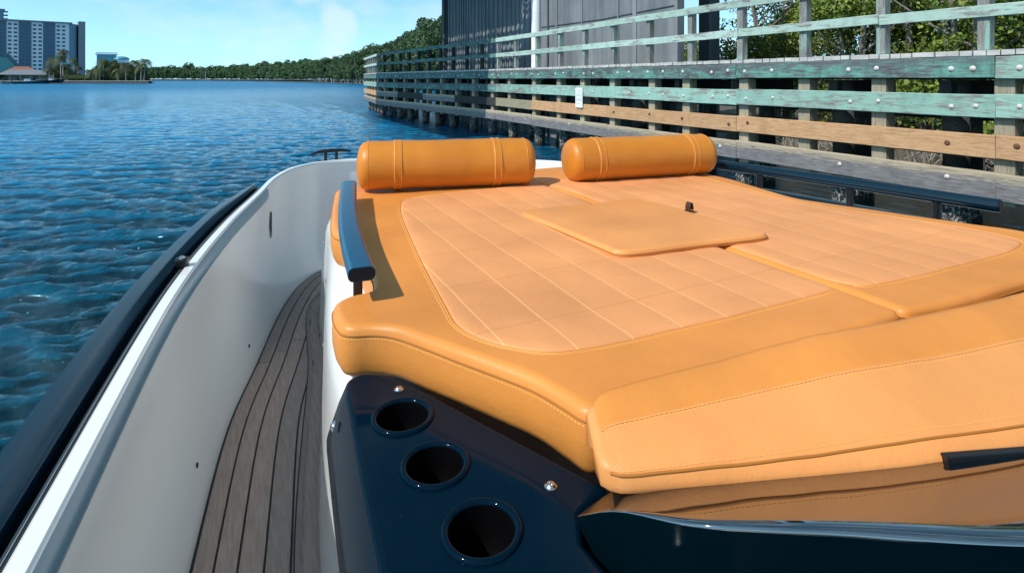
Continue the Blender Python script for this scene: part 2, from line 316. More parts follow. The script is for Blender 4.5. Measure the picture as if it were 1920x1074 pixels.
class MB:
    def __init__(s): s.v = []; s.f = []
    def add(s, v, f):
        n = len(s.v); s.v += [tuple(p) for p in v]; s.f += [tuple(i+n for i in q) for q in f]; return s
    def box(s, c, d, rz=0, bev=0):
        if bev:
            v, f = bevbox(d, bev)
        else:
            x, y, z = d[0]/2, d[1]/2, d[2]/2
            v = [(a*x, b_*y, c_*z) for a in (-1, 1) for b_ in (-1, 1) for c_ in (-1, 1)]
            f = [(0, 1, 3, 2), (4, 6, 7, 5), (0, 4, 5, 1), (2, 3, 7, 6), (0, 2, 6, 4), (1, 5, 7, 3)]
        cs, sn = math.cos(rz), math.sin(rz)
        return s.add([(c[0]+p[0]*cs-p[1]*sn, c[1]+p[0]*sn+p[1]*cs, c[2]+p[2]) for p in v], f)
    def tube(s, pts, r, n=8, caps=True):
        pts = [Vector(p) for p in pts]; rs = r if isinstance(r, (list, tuple)) else [r]*len(pts)
        base = len(s.v); up = Vector((0, 0, 1))
        for i, p in enumerate(pts):
            t = (pts[min(i+1, len(pts)-1)]-pts[max(i-1, 0)]).normalized()
            a = t.cross(up)
            if a.length < 1e-3: a = t.cross(Vector((1, 0, 0)))
            a.normalize(); b_ = t.cross(a).normalized()
            for j in range(n):
                an = 2*math.pi*j/n; s.v.append(tuple(p+(a*math.cos(an)+b_*math.sin(an))*rs[i]))
        for i in range(len(pts)-1):
            for j in range(n):
                s.f.append((base+i*n+j, base+(i+1)*n+j, base+(i+1)*n+(j+1) % n, base+i*n+(j+1) % n))
        if caps:
            s.f.append(tuple(base+j for j in range(n))); s.f.append(tuple(base+(len(pts)-1)*n+j for j in reversed(range(n))))
        return s
    def lathe(s, prof, c, n=24, axis=None, cap=True):
        # prof: (radius, height along axis)
        ax = Vector(axis or (0, 0, 1)).normalized(); a = ax.orthogonal().normalized(); b_ = ax.cross(a); c = Vector(c); base = len(s.v)
        for r_, h in prof:
            for j in range(n):
                an = 2*math.pi*j/n; s.v.append(tuple(c+ax*h+(a*math.cos(an)+b_*math.sin(an))*r_))
        for i in range(len(prof)-1):
            for j in range(n):
                s.f.append((base+i*n+j, base+i*n+(j+1) % n, base+(i+1)*n+(j+1) % n, base+(i+1)*n+j))
        if cap:
            s.f.append(tuple(base+j for j in reversed(range(n)))); s.f.append(tuple(base+(len(prof)-1)*n+j for j in range(n)))
        return s
    def build(s, name, mat, parent=None, **kw): return obj(name, s.v, s.f, mat, parent, **kw)
def bevbox(d, b):
    bm = bmesh.new(); bmesh.ops.create_cube(bm, size=1)
    for v in bm.verts: v.co = Vector((v.co.x*d[0], v.co.y*d[1], v.co.z*d[2]))
    bmesh.ops.bevel(bm, geom=list(bm.edges), offset=b, segments=2, affect='EDGES', profile=.6)
    bm.verts.index_update(); v = [tuple(x.co) for x in bm.verts]; f = [tuple(w.index for w in q.verts) for q in bm.faces]; bm.free(); return v, f
def catmull(P, step=.02, closed=False):
    P = [Vector(p) for p in P]; n = len(P); out = []
    segs = n if closed else n-1
    for i in range(segs):
        if closed: p0, p1, p2, p3 = P[(i-1) % n], P[i], P[(i+1) % n], P[(i+2) % n]
        else:
            p1, p2 = P[i], P[i+1]; p0 = P[i-1] if i else p1*2-p2; p3 = P[i+2] if i+2 < n else p2*2-p1
        # centripetal-like: chord-length tangents
        d0, d1, d2 = max((p1-p0).length, 1e-6)**.5, max((p2-p1).length, 1e-6)**.5, max((p3-p2).length, 1e-6)**.5
        m1 = ((p1-p0)/d0-(p2-p0)/(d0+d1)+(p2-p1)/d1)*d1; m2 = ((p2-p1)/d1-(p3-p1)/(d1+d2)+(p3-p2)/d2)*d1
        k_ = max(1, int(round((p2-p1).length/step)))
        for j in range(k_):
            t = j/k_; out.append(p1*(2*t**3-3*t*t+1)+m1*(t**3-2*t*t+t)+p2*(-2*t**3+3*t*t)+m2*(t**3-t*t))
    if not closed: out.append(P[-1].copy())
    return out
def resample(pts, n):
    pts = [Vector(p) for p in pts]; L = [0]
    for a, b_ in zip(pts, pts[1:]): L.append(L[-1]+(b_-a).length)
    out = []; j = 0
    for i in range(n):
        t = L[-1]*i/(n-1)
        while j < len(L)-2 and L[j+1] < t: j += 1
        out.append(pts[j].lerp(pts[j+1], (t-L[j])/max(L[j+1]-L[j], 1e-9)))
    return out
def normals2(pts, closed=False):
    n = len(pts); out = []
    for i in range(n):
        a = pts[(i-1) % n] if closed else pts[max(i-1, 0)]; b_ = pts[(i+1) % n] if closed else pts[min(i+1, n-1)]
        t = (b_-a); t.z = 0; t.normalize(); out.append(Vector((-t.y, t.x, 0)))
    return out
def loft(rows, closed_rows=False, closed_cols=False):
    v = [p for r_ in rows for p in r_]; m = len(rows[0]); f = []
    for i in range(len(rows)-1 + (1 if closed_rows else 0)):
        for j in range(m-1 + (1 if closed_cols else 0)):
            i2 = (i+1) % len(rows); j2 = (j+1) % m
            f.append((i*m+j, i2*m+j, i2*m+j2, i*m+j2))
    return v, f
def sweep(path, prof, closed_prof=False, flip=False):
    """path: 3D points; prof: (offset to the left normal, dz)"""
    nn = normals2(path); rows = [[p+n*o+Vector((0, 0, dz)) for o, dz in prof] for p, n in zip(path, nn)]
    v, f = loft(rows, closed_cols=closed_prof)
    if closed_prof:
        m = len(prof); f.append(tuple(range(m))); f.append(tuple((len(path)-1)*m+j for j in reversed(range(m))))
    return v, f
def seg_dist(P, poly):
    A = np.array([(p[0], p[1]) for p in poly]); B = np.roll(A, -1, 0); out = np.full(len(P), 1e9)
    for a, b_ in zip(A, B):
        ab = b_-a; L2 = max((ab**2).sum(), 1e-12); t = np.clip(((P-a)@ab)/L2, 0, 1)
        d = np.hypot(*(P-a-t[:, None]*ab).T); out = np.minimum(out, d)
    return out
def inside(P, poly):
    A = np.array([(p[0], p[1]) for p in poly]); B = np.roll(A, -1, 0); r_ = np.zeros(len(P), bool)
    for a, b_ in zip(A, B):
        c = (a[1] > P[:, 1]) != (b_[1] > P[:, 1])
        with np.errstate(divide='ignore', invalid='ignore'):
            x = (b_[0]-a[0])*(P[:, 1]-a[1])/(b_[1]-a[1])+a[0]
        r_ ^= c & (P[:, 0] < x)
    return r_
def ccw(poly):
    a = sum(p[0]*q[1]-q[0]*p[1] for p, q in zip(poly, poly[1:]+poly[:1])); return poly if a > 0 else poly[::-1]
def fill(poly, grid, rings=(), holes=()):
    """triangulated fill of a 2D outline; returns pts (Nx2 array), tris, boundary count"""
    poly = ccw([Vector((p[0], p[1], 0)) for p in poly]); nb = len(poly); pts = [(p.x, p.y) for p in poly]; edges = [(i, (i+1) % nb) for i in range(nb)]
    nn = normals2(poly, True)
    for h in holes:
        b0 = len(pts); pts += [(p[0], p[1]) for p in h]; edges += [(b0+i, b0+(i+1) % len(h)) for i in range(len(h))]
    extra = []
    for r_ in rings:
        q = np.array([(p.x+n.x*r_, p.y+n.y*r_) for p, n in zip(poly, nn)]); ok = inside(q, poly) & (seg_dist(q, poly) > r_*.93); extra.append(q[ok])
    rm = max(rings) if rings else 0
    A = np.array(pts[:nb]); xs = np.arange(A[:, 0].min(), A[:, 0].max(), grid); ys = np.arange(A[:, 1].min(), A[:, 1].max(), grid)
    G = np.array([(x+(grid/2 if j % 2 else 0), y) for j, y in enumerate(ys) for x in xs]) + rng.normal(0, 1e-4, (len(xs)*len(ys), 2))
    ok = inside(G, poly) & (seg_dist(G, poly) > rm+grid*.6)
    for h in holes: ok &= ~inside(G, h) & (seg_dist(G, h) > grid*.4)
    extra.append(G[ok]); E_ = np.concatenate(extra); pts += [tuple(e) for e in E_]
    v, e, f, *_ = delaunay_2d_cdt([Vector(p) for p in pts], edges, [], 1, 1e-6)
    V = np.array([(p.x, p.y) for p in v]); C = np.array([V[list(t)].mean(0) for t in f]); keep = inside(C, poly)
    for h in holes: keep &= ~inside(C, h)
    F = []
    for t, kp in zip(f, keep):
        if kp:
            a, b_, c = V[t[0]], V[t[1]], V[t[2]]
            F.append(tuple(t) if (b_[0]-a[0])*(c[1]-a[1])-(c[0]-a[0])*(b_[1]-a[1]) > 0 else tuple(reversed(t)))
    return V, F, poly
def cushion(name, poly, ztop, thick, mat, parent=None, Rr=.024, grid=.03, hfun=None, tuck=.012, zfun=None):
    rings = [Rr*x for x in (.08, .2, .38, .6, .85, 1.15)]
    V, F, poly = fill(poly, grid, rings); s = seg_dist(V, poly); s[:len(poly)] = 0
    drop = np.where(s < Rr, Rr-np.sqrt(np.maximum(Rr**2-(Rr-np.minimum(s, Rr))**2, 0)), 0)
    z = ztop-drop
    if zfun: z = z+zfun(V)
    if hfun: z = z+hfun(V, s)
    verts = [(x, y, zz) for (x, y), zz in zip(V, z)]
    nb = len(poly); nn = normals2(poly, True); rows = [list(range(nb))]
    H = thick-Rr
    for fz, off in ((.03, .0004), (.10, .0008), (.3, .0016), (.55, .0010), (.8, -.003), (.95, -.009), (1., -tuck-.004), (1., -tuck-.03)):
        b0 = len(verts)
        for i in range(nb):
            p = poly[i]-nn[i]*off; verts.append((p.x, p.y, verts[i][2]-H*fz))
        rows.append(list(range(b0, b0+nb)))
    for a, b_ in zip(rows, rows[1:]):
        for i in range(nb): j = (i+1) % nb; F.append((a[i], b_[i], b_[j], a[j]))
    o = obj(name, verts, F, mat, parent, smooth=True)
    return o, poly
def stitches(paths, name, *a, **k):
    return [stitch_line([q_], name, *a, **k) for q_ in paths]
def stitch_line(paths, name, mat, parent, dash=.0045, gap=.003, r=.0007):
    m = MB()
    for path in paths:
        acc = 0
        for a, b_ in zip(path, path[1:]):
            d = (b_-a).length; t = -acc
            while t < d:
                if t >= 0 and d > 0:
                    q = a+(b_-a)*(t/d); e = a+(b_-a)*(min(t+dash, d+dash)/d); m.tube([q, e], r, 4)
                t += dash+gap
            acc = (d-(t-(dash+gap))) if t > 0 else acc+d
            acc = min(acc, dash+gap)
    return m.build(name, mat, parent)

# ------------------------------------------------------------------ water
def axis(lo, hi, c0, c1, fine, g):
    a = [c0]
    while a[-1] < hi: a.append(a[-1]+max(fine, fine+g*max(0, a[-1]-c1)))
    b_ = [c0]
    while b_[-1] > lo: b_.append(b_[-1]-(fine+g*max(0, c0-b_[-1])))
    return np.array(b_[:0:-1]+a)
wx = axis(-3000, 3000, -6., 2., .042, .010); wy = axis(-300, 3500, 0., 6., .034, .0075)
wx = np.array([x for i, x in enumerate(wx) if x < 9 or i % 4 == 0])
X, Y = np.meshgrid(wx, wy); DX = np.gradient(wx)[None, :]+0*X; DY = np.gradient(wy)[:, None]+0*X; DS = np.maximum(DX, DY)
Z = np.zeros_like(X); wr = np.random.default_rng(3)
for lam in np.geomspace(.11, 1.15, 56):
    th = R(90-18)+wr.normal(0, .36); kk = 2*math.pi/lam; amp = .0170*lam**.9*(1 if lam < .34 else (.34/lam)**1.15)
    ph = wr.uniform(0, 6.28); att = np.clip((lam/DS-2.1)/1.8, 0, 1)
    arg = kk*(X*math.cos(th)+Y*math.sin(th))+ph+.8*np.sin(X*.31*(1+lam*.1)+ph)+.6*np.sin(Y*.23+ph*2)
    Z += att*amp*(np.exp(1.1*np.sin(arg))-1.33)*.85
calm = np.clip(((X-5.0)/2.5), 0, 1)*np.clip((60-Y)/20, 0, 1); Z *= 1-.75*calm
me = bpy.data.meshes.new('water'); ny, nx = X.shape
me.vertices.add(nx*ny); me.vertices.foreach_set('co', np.stack([X, Y, Z], -1).reshape(-1).astype(np.float32))
ii = (np.arange(ny-1)[:, None]*nx+np.arange(nx-1)[None, :]).reshape(-1)
q = np.stack([ii, ii+1, ii+nx+1, ii+nx], -1).reshape(-1).astype(np.int32)
me.loops.add(len(q)); me.loops.foreach_set('vertex_index', q); me.polygons.add(len(ii))
me.polygons.foreach_set('loop_start', np.arange(0, len(q), 4, dtype=np.int32)); me.polygons.foreach_set('use_smooth', np.ones(len(ii), bool)); me.update(calc_edges=True)
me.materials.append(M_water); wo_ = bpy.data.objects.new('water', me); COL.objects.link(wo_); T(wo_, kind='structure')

# ------------------------------------------------------------------ the boat
XC = 1.157
boat = empty('motor_boat', (XC, 1.0, 0))
T(boat, 'white and navy open motor boat with orange sun pads, moored beside the timber walkway', 'boat')
ZG, ZD, ZP = 1.60, 1.00, 1.650
def mir(p, full=True):
    return p+[Vector((2*XC-q.x, q.y, q.z)) for q in reversed(p[:-1])]
Gc = [(-.20, -1.6), (-.245, -.8), (-.248, 0), (-.208, .73), (-.147, 1.55), (-.05, 2.17), (.06, 2.67), (.155, 3.10), (.285, 3.40), (.45, 3.535), (.70, 3.585), (XC, 3.60)]
Dc = [(-.09, -1.6), (-.15, -.8), (-.165, 0), (-.15, .9), (-.104, 1.424), (-.038, 1.969), (.046, 2.33), (.172, 2.86), (.30, 3.20), (.44, 3.37), (.70, 3.45), (XC, 3.47)]
G1 = catmull([(x, y, ZG) for x, y in Gc], .03); D1 = catmull([(x, y, ZD) for x, y in Dc], .03)
G = mir(G1); D = mir(D1)
for p in G: t_ = min(1, max(0, (p.x-.45)/1.7)); p.z -= .088*t_*t_*(3-2*t_)
NB = 320; Gr = resample(G, NB); Dr = resample(D, NB); Gn = normals2(Gr)      # left normal = outboard when going forward on port... port side going +Y: left normal is -X
# bulwark liner
rows = []
for g_, d_, n_ in zip(Gr, Dr, Gn):
    gi = g_-n_*.012; row = [gi+Vector((0, 0, -.003)), gi-n_*.0015+Vector((0, 0, -.006)), gi-n_*.004+Vector((0, 0, -.016)), gi+n_*.002+Vector((0, 0, -.040)), gi+n_*.001+Vector((0, 0, -.060))]
    for t in (.14, .24, .36, .5, .64, .78, .9, .97):
        p = (gi-n_*.006).lerp(d_, t); p += n_*(.045*math.sin(math.pi*t)**1.0); p.z = g_.z-.004+(ZD-g_.z)*t; row.append(p)
    row.append(d_+Vector((0, 0, -.03))); rows.append(row)
v, f = loft(rows); obj('bulwark_liner', v, f, M_liner, boat, smooth=True)
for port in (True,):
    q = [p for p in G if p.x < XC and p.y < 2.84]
    v, f = sweep(q, [(-.0125, -.0045), (-.0150, -.009), (-.0185, -.020), (-.0205, -.036), (-.0195, -.050), (-.0155, -.060)]); obj('lip_sky_sheen', v, f, M_lip, boat, smooth=True)  # added band coloured like the blue sky mirrored in the rounded edge
# white top strip
v, f = sweep(Gr, [(-.012, -.004), (-.010, .0), (.010, .0), (.014, -.004), (.014, -.03)]); obj('gunwale_top', v, f, M_white, boat, smooth=True, angle=40)
# hull topsides
rows = []
for g_, n_ in zip(Gr, Gn):
    rows.append([g_+n_*.0145+Vector((0, 0, -.012)), g_+n_*.05+Vector((0, 0, -.05)), g_+n_*.085+Vector((0, 0, -.14)), g_+n_*.07+Vector((0, 0, -.5)), g_+n_*.0+Vector((0, 0, -1.1)), g_-n_*.12+Vector((0, 0, -1.5)), g_-n_*.4+Vector((0, 0, -1.9))])
v, f = loft(rows); obj('hull', v, f, M_navy, boat, smooth=True)
m = MB(); m.box((XC, -1.62, .55), (2.9, .06, 1.9)); m.build('transom', M_navy, boat)
# navy rubbing cap with the dark channel inside it (both sides, ends short of the bow)
def side_path(path, y0, y1, port=True):
    q = [p for p in path if (p.x < XC) == port and y0 <= p.y <= y1]; return q
for port in (True, False):
    q = side_path(G if port else G, -1.6, 2.86, port)
    if not port: pass
    n_ = normals2(q)
    v, f = sweep(q, [(.0150, -.012), (.0155, -.0045), (.0225, -.003), (.0228, -.014)]); obj('channel_trim', v, f, M_channel, boat)
    v, f = sweep(q, [(.0229, -.014), (.036, -.014)]); obj('channel_gap', v, f, M_well, boat)
    rows = []
    for i, (p, nn_) in enumerate(zip(q, n_)):
        yy = p.y; fade = min(1, max(.12, (2.90-yy)/.55))**.6; w = .060*fade
        prof = [(.034, -.02), (.034, .006), (.040, .0105), (.033+w*.5, .0125), (.033+w*.94, .011), (.033+w, .005), (.033+w*1.75, -.055), (.033+w*1.5, -.09), (.033, -.09)]
        rows.append([p+nn_*o+Vector((0, 0, dz)) for o, dz in prof])
    v, f = loft(rows, closed_cols=True); mm = len(rows[0]); f += [tuple(range(mm)), tuple((len(rows)-1)*mm+j for j in reversed(range(mm)))]
    obj('rubbing_rail', v, f, M_rail, boat, smooth=True, angle=35)
    v, f = sweep(q, [(.0180, -.0036), (.0183, -.0018), (.0192, -.0018), (.0195, -.0032)], True); obj('channel_bead', v, f, M_steel, boat, smooth=True)
# snap bracket on the port rail
m = MB(); m.box((-.146, 1.72, ZG+.010), (.030, .028, .024), R(-8), .005); br = m.build('rail_bracket', M_black, boat)
m = MB(); m.lathe([(.0075, 0), (.0075, .003), (.004, .005)], (-.146, 1.718, ZG+.022), 12); m.build('screw', M_steel, br)
# teak planks following the bulwark
Dd = resample(D, 420); Dn = normals2(Dd)
m = MB(); PW = .0515
widths = [.046, .050, .056, .056, .052, .052, .052, .052]
off = .004
for wI, w in enumerate(widths):
    a0, a1 = off, off+w-.0052; off += w
    cuts = sorted([(wI*37+11) % 60+40, (wI*53+23) % 50+120, 210, 300-(wI*29) % 60, 380-(wI*17) % 40]); c0 = 0
    for c1 in cuts+[len(Dd)-1]:
        lo, hi = c0, c1
        if hi-lo > 3:
            rw = []
            for i in range(lo, hi+1):
                e = .0
                p = Dd[i]; n_ = Dn[i]; rw.append([p-n_*a0+Vector((0, 0, .002)), p-n_*a0+Vector((0, 0, .0052)), p-n_*(a0+.0008)+Vector((0, 0, .006)), p-n_*(a1-.0008)+Vector((0, 0, .006)), p-n_*a1+Vector((0, 0, .0052)), p-n_*a1+Vector((0, 0, .002))])
            if lo > 0:
                t = (Dd[lo+1]-Dd[lo]).normalized()*.003; rw[0] = [p+t for p in rw[0]]
            v, f = loft(rw); m.add(v, f)
        c0 = c1
m.build('teak_planking', M_teak, boat)
rows = [[p+n_*.004+Vector((0, 0, .001)), p-n_*.16+Vector((0, 0, .001)), p-n_*.46+Vector((0, 0, .001))] for p, n_ in zip(Dd, Dn)]
v, f = loft(rows); obj('deck_caulking', v, f, M_caulk, boat)
# narrow inner margin boards along the console
# console / coaming moulding
Cb = [(.13, -1.5), (.145, 0), (.150, .9), (.155, 1.298), (.271, 2.172), (.372, 2.906), (.60, 3.12), (XC, 3.17)]
Cb = catmull([(x, y, ZD) for x, y in Cb], .03); Cb = resample(mir(Cb), 260); Cn = normals2(Cb)
for i, p in enumerate(Cb):
    if p.x > XC: p.x += .05*min(1, (p.x-XC)/.5)
rows = []; rows2 = []
for p, n_ in zip(Cb, Cn):
    low = max(0, min(1, (p.y-2.38)/.12)); zt = 1.555-low*.22-.13*max(0, min(1, (1.06-p.y)/.03))
    rows.append([p+Vector((0, 0, -.02)), p-n_*.003+Vector((0, 0, .02)), p-n_*.012+Vector((0, 0, .40-low*.2)), p-n_*.016+Vector((0, 0, .475-low*.22)), p-n_*.022+Vector((0, 0, .505-low*.22)), p-n_*.040+Vector((0, 0, zt-ZD-.012)), p-n_*.058+Vector((0, 0, zt-ZD)), p-n_*(.30 if p.y > 1.08 else .062)+Vector((0, 0, zt-ZD-(0 if p.y > 1.08 else .05)))])
v, f = loft(rows); obj('coaming', v, f, M_white, boat, smooth=True)
inner = [r_[-2] for r_ in rows]
V, F, _ = fill([(p.x, p.y) for p in inner if p.y > .68][1:-1], .12)
obj('coaming_top', [(x, y, 1.3) for x, y in V], F, M_white, boat)
# margin board line beside the console
m = MB()
for o0, o1 in ((.004, .034), (.038, .052)):
    q = [p for p in Cb if p.x < XC and p.y < 3.0]; n_ = normals2(q)
    v, f = sweep(q, [(o0, .0022), (o0, .0075), (o1, .0075), (o1, .0022)]); m.add(v, f)
m.build('margin_board', M_teak, boat)
v, f = sweep([p for p in Cb if p.x < XC and p.y < 3.0], [(.0, .004), (.056, .0068)]); obj('margin_caulk', v, f, M_caulk, boat)
# small screws along liner foot and coaming
m = MB()
for yy in (1.15, 1.55, 2.0, 2.5):
    i = min(range(len(Cb)), key=lambda i: abs(Cb[i].y-yy)+(9 if Cb[i].x > XC else 0)); p = Cb[i]-Cn[i]*.012+Vector((0, 0, .40)); m = MB(); m.lathe([(.006, -.002), (.006, .002), (.003, .003)], p, 10, Cn[i]); m.build('coaming_screw', M_steel, boat)
for yy, t in ((2.45, .86), (1.75, .84)):
    i = min(range(NB), key=lambda i: abs(Gr[i].y-yy)+(9 if Gr[i].x > XC else 0)); p = (Gr[i]-Gn[i]*.018).lerp(Dr[i], t)+Gn[i]*(.045*math.sin(math.pi*t)); p.z = ZG+(ZD-ZG)*t
    m = MB(); m.lathe([(.0065, -.001), (.0065, .0015), (.005, .003)], p, 14, -Gn[i]); m.build('snap_stud', M_black, boat)
# oval vent in the bulwark
i = min(range(NB), key=lambda i: abs(Gr[i].y-3.03)+(9 if Gr[i].x > XC else 0)); t = .36
p = (Gr[i]-Gn[i]*.018).lerp(Dr[i], t)+Gn[i]*(.045*math.sin(math.pi*t)); p.z = ZG-.22
tang = (Gr[i+1]-Gr[i-1]).normalized(); nin = -Gn[i]
def oval(hw, hh, off, n=20):
    out = []
    for j in range(n):
        a = 2*math.pi*j/n; u = hw*math.cos(a); w = hw*math.sin(a)+(hh-hw)*(1 if math.sin(a) > 0 else -1); out.append(p+tang*u+Vector((0, 0, w))+nin*off)
    return out
v, f = loft([oval(.0185, .066, -.004), oval(.0185, .066, .004), oval(.014, .061, .0055), oval(.012, .058, .002)], closed_cols=True); f.append(tuple(60+j for j in range(20)))
vent = obj('oval_vent', v, f, M_black, boat)
m = MB()
for s_ in range(-4, 5): 
    c = p+Vector((0, 0, s_*.0115))+nin*.004; m.tube([c-tang*.011, c+tang*.011], .002, 5)
m.build('louvre', M_black, vent)
# bow cleat
cl_ = MB(); ci = min(range(NB), key=lambda i: abs(Gr[i].x-.50)+(9 if Gr[i].y < 3 else 0)); cp = Gr[ci]+Gn[ci]*.035; ct = (Gr[ci+1]-Gr[ci-1]).normalized()
cl_.tube([cp-ct*.13+Vector((0, 0, .040)), cp-ct*.08+Vector((0, 0, .052)), cp+Vector((0, 0, .055)), cp+ct*.08+Vector((0, 0, .052)), cp+ct*.13+Vector((0, 0, .040))], [.005, .010, .012, .010, .005], 8)
for s_ in (-1, 1): cl_.tube([cp+ct*.035*s_+Vector((0, 0, -.02)), cp+ct*.035*s_+Vector((0, 0, .055))], .009, 8)
cl_.box(cp+Vector((0, 0, -.006)), (.14, .04, .012), math.atan2(ct.y, ct.x), .004)
cl_.build('bow_cleat', M_black, boat, smooth=True, angle=40)
# cup holder panel
ZC = 1.565
cups = [(.228, .866, .0405), (.240, .738, .0395), (.255, .607, .0400)]
po = catmull([(.127, .30, 0), (.131, .50, 0), (.143, .75, 0), (.158, .965, 0)], .02)+catmull([(.161, .99, 0), (.170, 1.016, 0), (.192, 1.026, 0), (.222, 1.012, 0)], .006)[0:]
po += catmull([(.232, 1.0, 0), (.277, .928, 0), (.352, .765, 0), (.425, .606, 0)], .02)+[Vector((.427, .60, 0)), Vector((.424, .596, 0)), Vector((.372, .579, 0)), Vector((.352, .541, 0)), Vector((.356, .495, 0)), Vector((.356, .30, 0))]
holes = [[(cx+r_*math.cos(a), cy+r_*math.sin(a)) for a in np.linspace(0, 2*math.pi, 41)[:-1]] for cx, cy, r_ in cups]
V, F, pp = fill(po, .05, (.0015, .004, .008), holes); s = seg_dist(V, pp); s[:len(pp)] = 0
vs = [(x, y, ZC-max(0, .006-ss)**2/.012*1.0) for (x, y), ss in zip(V, s)]
nb = len(pp); nn_ = normals2(pp, True); base = 0
for dz, o_, o2 in ((.006, .002, .002), (.03, .005, .013), (.085, .010, .032), (.10, .012, .030)):
    b0 = len(vs)
    for i in range(nb): q_ = pp[i]-nn_[i]*(o2 if pp[i].x < .165 else o_); vs.append((q_.x, q_.y, ZC-dz))
    for i in range(nb): j = (i+1) % nb; F.append((base+i, b0+i, b0+j, base+j))
    base = b0
panel = obj('cup_holder_panel', vs, F, M_navy, boat, smooth=True, angle=50)
for cx, cy, r_ in cups:
    m = MB(); m.lathe([(r_, -.004), (r_-.001, .0015), (r_+.0015, .0042), (r_+.005, .0052), (r_+.0078, .004), (r_+.009, .0006), (r_+.0085, -.003)], (cx, cy, ZC), 48, cap=False)
    rim = m.build('cup_rim', M_navy, panel, smooth=True)
    m = MB(); m.lathe([(r_-.0008, .001), (r_-.0015, -.02), (r_-.003, -.10), (.001, -.101)], (cx, cy, ZC), 40, cap=False); m.build('cup_well', M_well, panel, smooth=True)
def screw(p, ax=(0, 0, 1), r_=.0068):
    m = MB(); m.lathe([(r_*1.25, 0), (r_*1.25, .0012), (r_, .0022), (r_*.75, .0042), (r_*.45, .0045), (r_*.4, .0018), (.0002, .0018)], p, 14, ax, cap=False); return m.build('screw', M_steel, panel, smooth=True, angle=40)
screw((.242, .945, ZC)); screw((.364, .633, ZC)); screw((.136, .955, ZC-.040), (-1, .05, .35))
# glossy black console lid: a cowl that falls away forward under the backrest
rg = catmull([(.362, .566, 1.574), (.385, .520, 1.606), (.421, .436, 1.640), (.478, .385, 1.654), (.540, .344, 1.660), (.665, .261, 1.668), (.85, .17, 1.672), (1.2, .09, 1.672), (1.9, .06, 1.67)], .02)
fw = catmull([(.395, .572, 1.578), (.42, .560, 1.594), (.50, .535, 1.600), (.56, .520, 1.600), (.64, .50, 1.600), (.80, .46, 1.600), (1.0, .43, 1.60), (1.35, .41, 1.60), (1.98, .43, 1.60)], .02)
NL = 90; rg = resample(rg, NL); fw = resample(fw, NL); rows = []
for i, (a, b_) in enumerate(zip(rg, fw)):
    row = []; dv = b_-a; k_ = min(1, i/18)
    for t in (1, .85, .7, .55, .4, .27, .16, .08):
        p = a+dv*t; p.z = b_.z+(a.z-b_.z)*(1-t)**1.15; row.append(p)
    n_ = Vector((dv.x, dv.y, 0)).normalized()
    for an in (20, 40, 60, 80, 95): row.append(a-n_*(.007*k_*math.sin(R(an)))+Vector((0, 0, -.007*k_*(1-math.cos(R(an))))))
    for dz in (.03, .12, .35, .6): row.append(a-n_*(.0072*k_-.02*dz)+Vector((0, 0, -.008-dz)))
    rows.append(row)
v, f = loft([q_[:13] for q_ in rows]); obj('console_lid', v, [tuple(reversed(q_)) for q_ in f], M_blackgloss, boat, smooth=True)
v, f = loft([q_[12:] for q_ in rows]); obj('console_face', v, [tuple(reversed(q_)) for q_ in f], M_face, boat, smooth=True)
m = MB(); m.box((1.2, -.3, .93), (2.0, 2.5, .04)); m.build('cockpit_sole', M_navy, boat)
# port handrail: flat blue tube on posts
pr = catmull([(0.214, 1.128, 1.710), (0.228, 1.290, 1.710), (0.249, 1.478, 1.710), (0.286, 1.725, 1.710), (0.353, 2.106, 1.710)], .03)
def rrect(w, h, r_, n=4):
    out = []
    for sx, sy, a0 in ((1, 1, 0), (-1, 1, 90), (-1, -1, 180), (1, -1, 270)):
        for j in range(n+1): a = R(a0+90*j/n); out.append((sx*(w-r_)+r_*math.cos(a), sy*(h-r_)+r_*math.sin(a)))
    return out
v, f = sweep(pr, rrect(.027, .0145, .012), True); hand = obj('handrail', v, f, M_bar, boat, smooth=True, angle=50)
t0 = (pr[1]-pr[0]).normalized()
v, f = sweep([pr[0]-t0*.0025, pr[0]+t0*.002], rrect(.0255, .0130, .011), True); obj('end_cap', v, f, M_black, hand)
v, f = sweep([pr[-1]-t0*.002, pr[-1]+t0*.0025], rrect(.0255, .0130, .011), True); obj('end_cap', v, f, M_black, hand)
for x, y in ((0.220, 1.203), (0.338, 2.006)):
    m = MB(); m.box((x, y, 1.620), (.018, .022, .160), R(-5), .003); m.build('post', M_black, hand)
# starboard handrail: round tube on three posts
a_, b_ = Vector((2.09, 1.99, 1.682)), Vector((2.25, .945, 1.680)); mid_ = (a_+b_)/2+Vector((.012, 0, 0))
q = catmull([a_, mid_, b_], .03); m = MB(); m.tube(q, .0225, 20); sr = m.build('handrail', M_rail, boat, smooth=True, angle=50)
m = MB(); dd = (b_-mid_).normalized(); m.tube([b_, b_+dd*.005], [.0228, .019], 20); m.build('end_cap', M_black, sr, smooth=True, angle=40)
for t in (.22, .56, .85):
    p = q[int(t*(len(q)-1))]; m = MB(); m.tube([p-Vector((0, 0, .19)), p], .0135, 14); m.build('post', M_black, sr, smooth=True, angle=50)
    # foot block
# starboard ledge under that rail
v, f = sweep([Vector((2.06, 2.3, 1.5)), Vector((2.12, 1.8, 1.5)), Vector((2.22, 1.2, 1.5)), Vector((2.28, .7, 1.5)), Vector((2.30, -.5, 1.5))], [(-.16, -.5), (-.16, -.01), (-.14, .012), (.10, .02)]); obj('side_ledge', v, f, M_navy, boat)

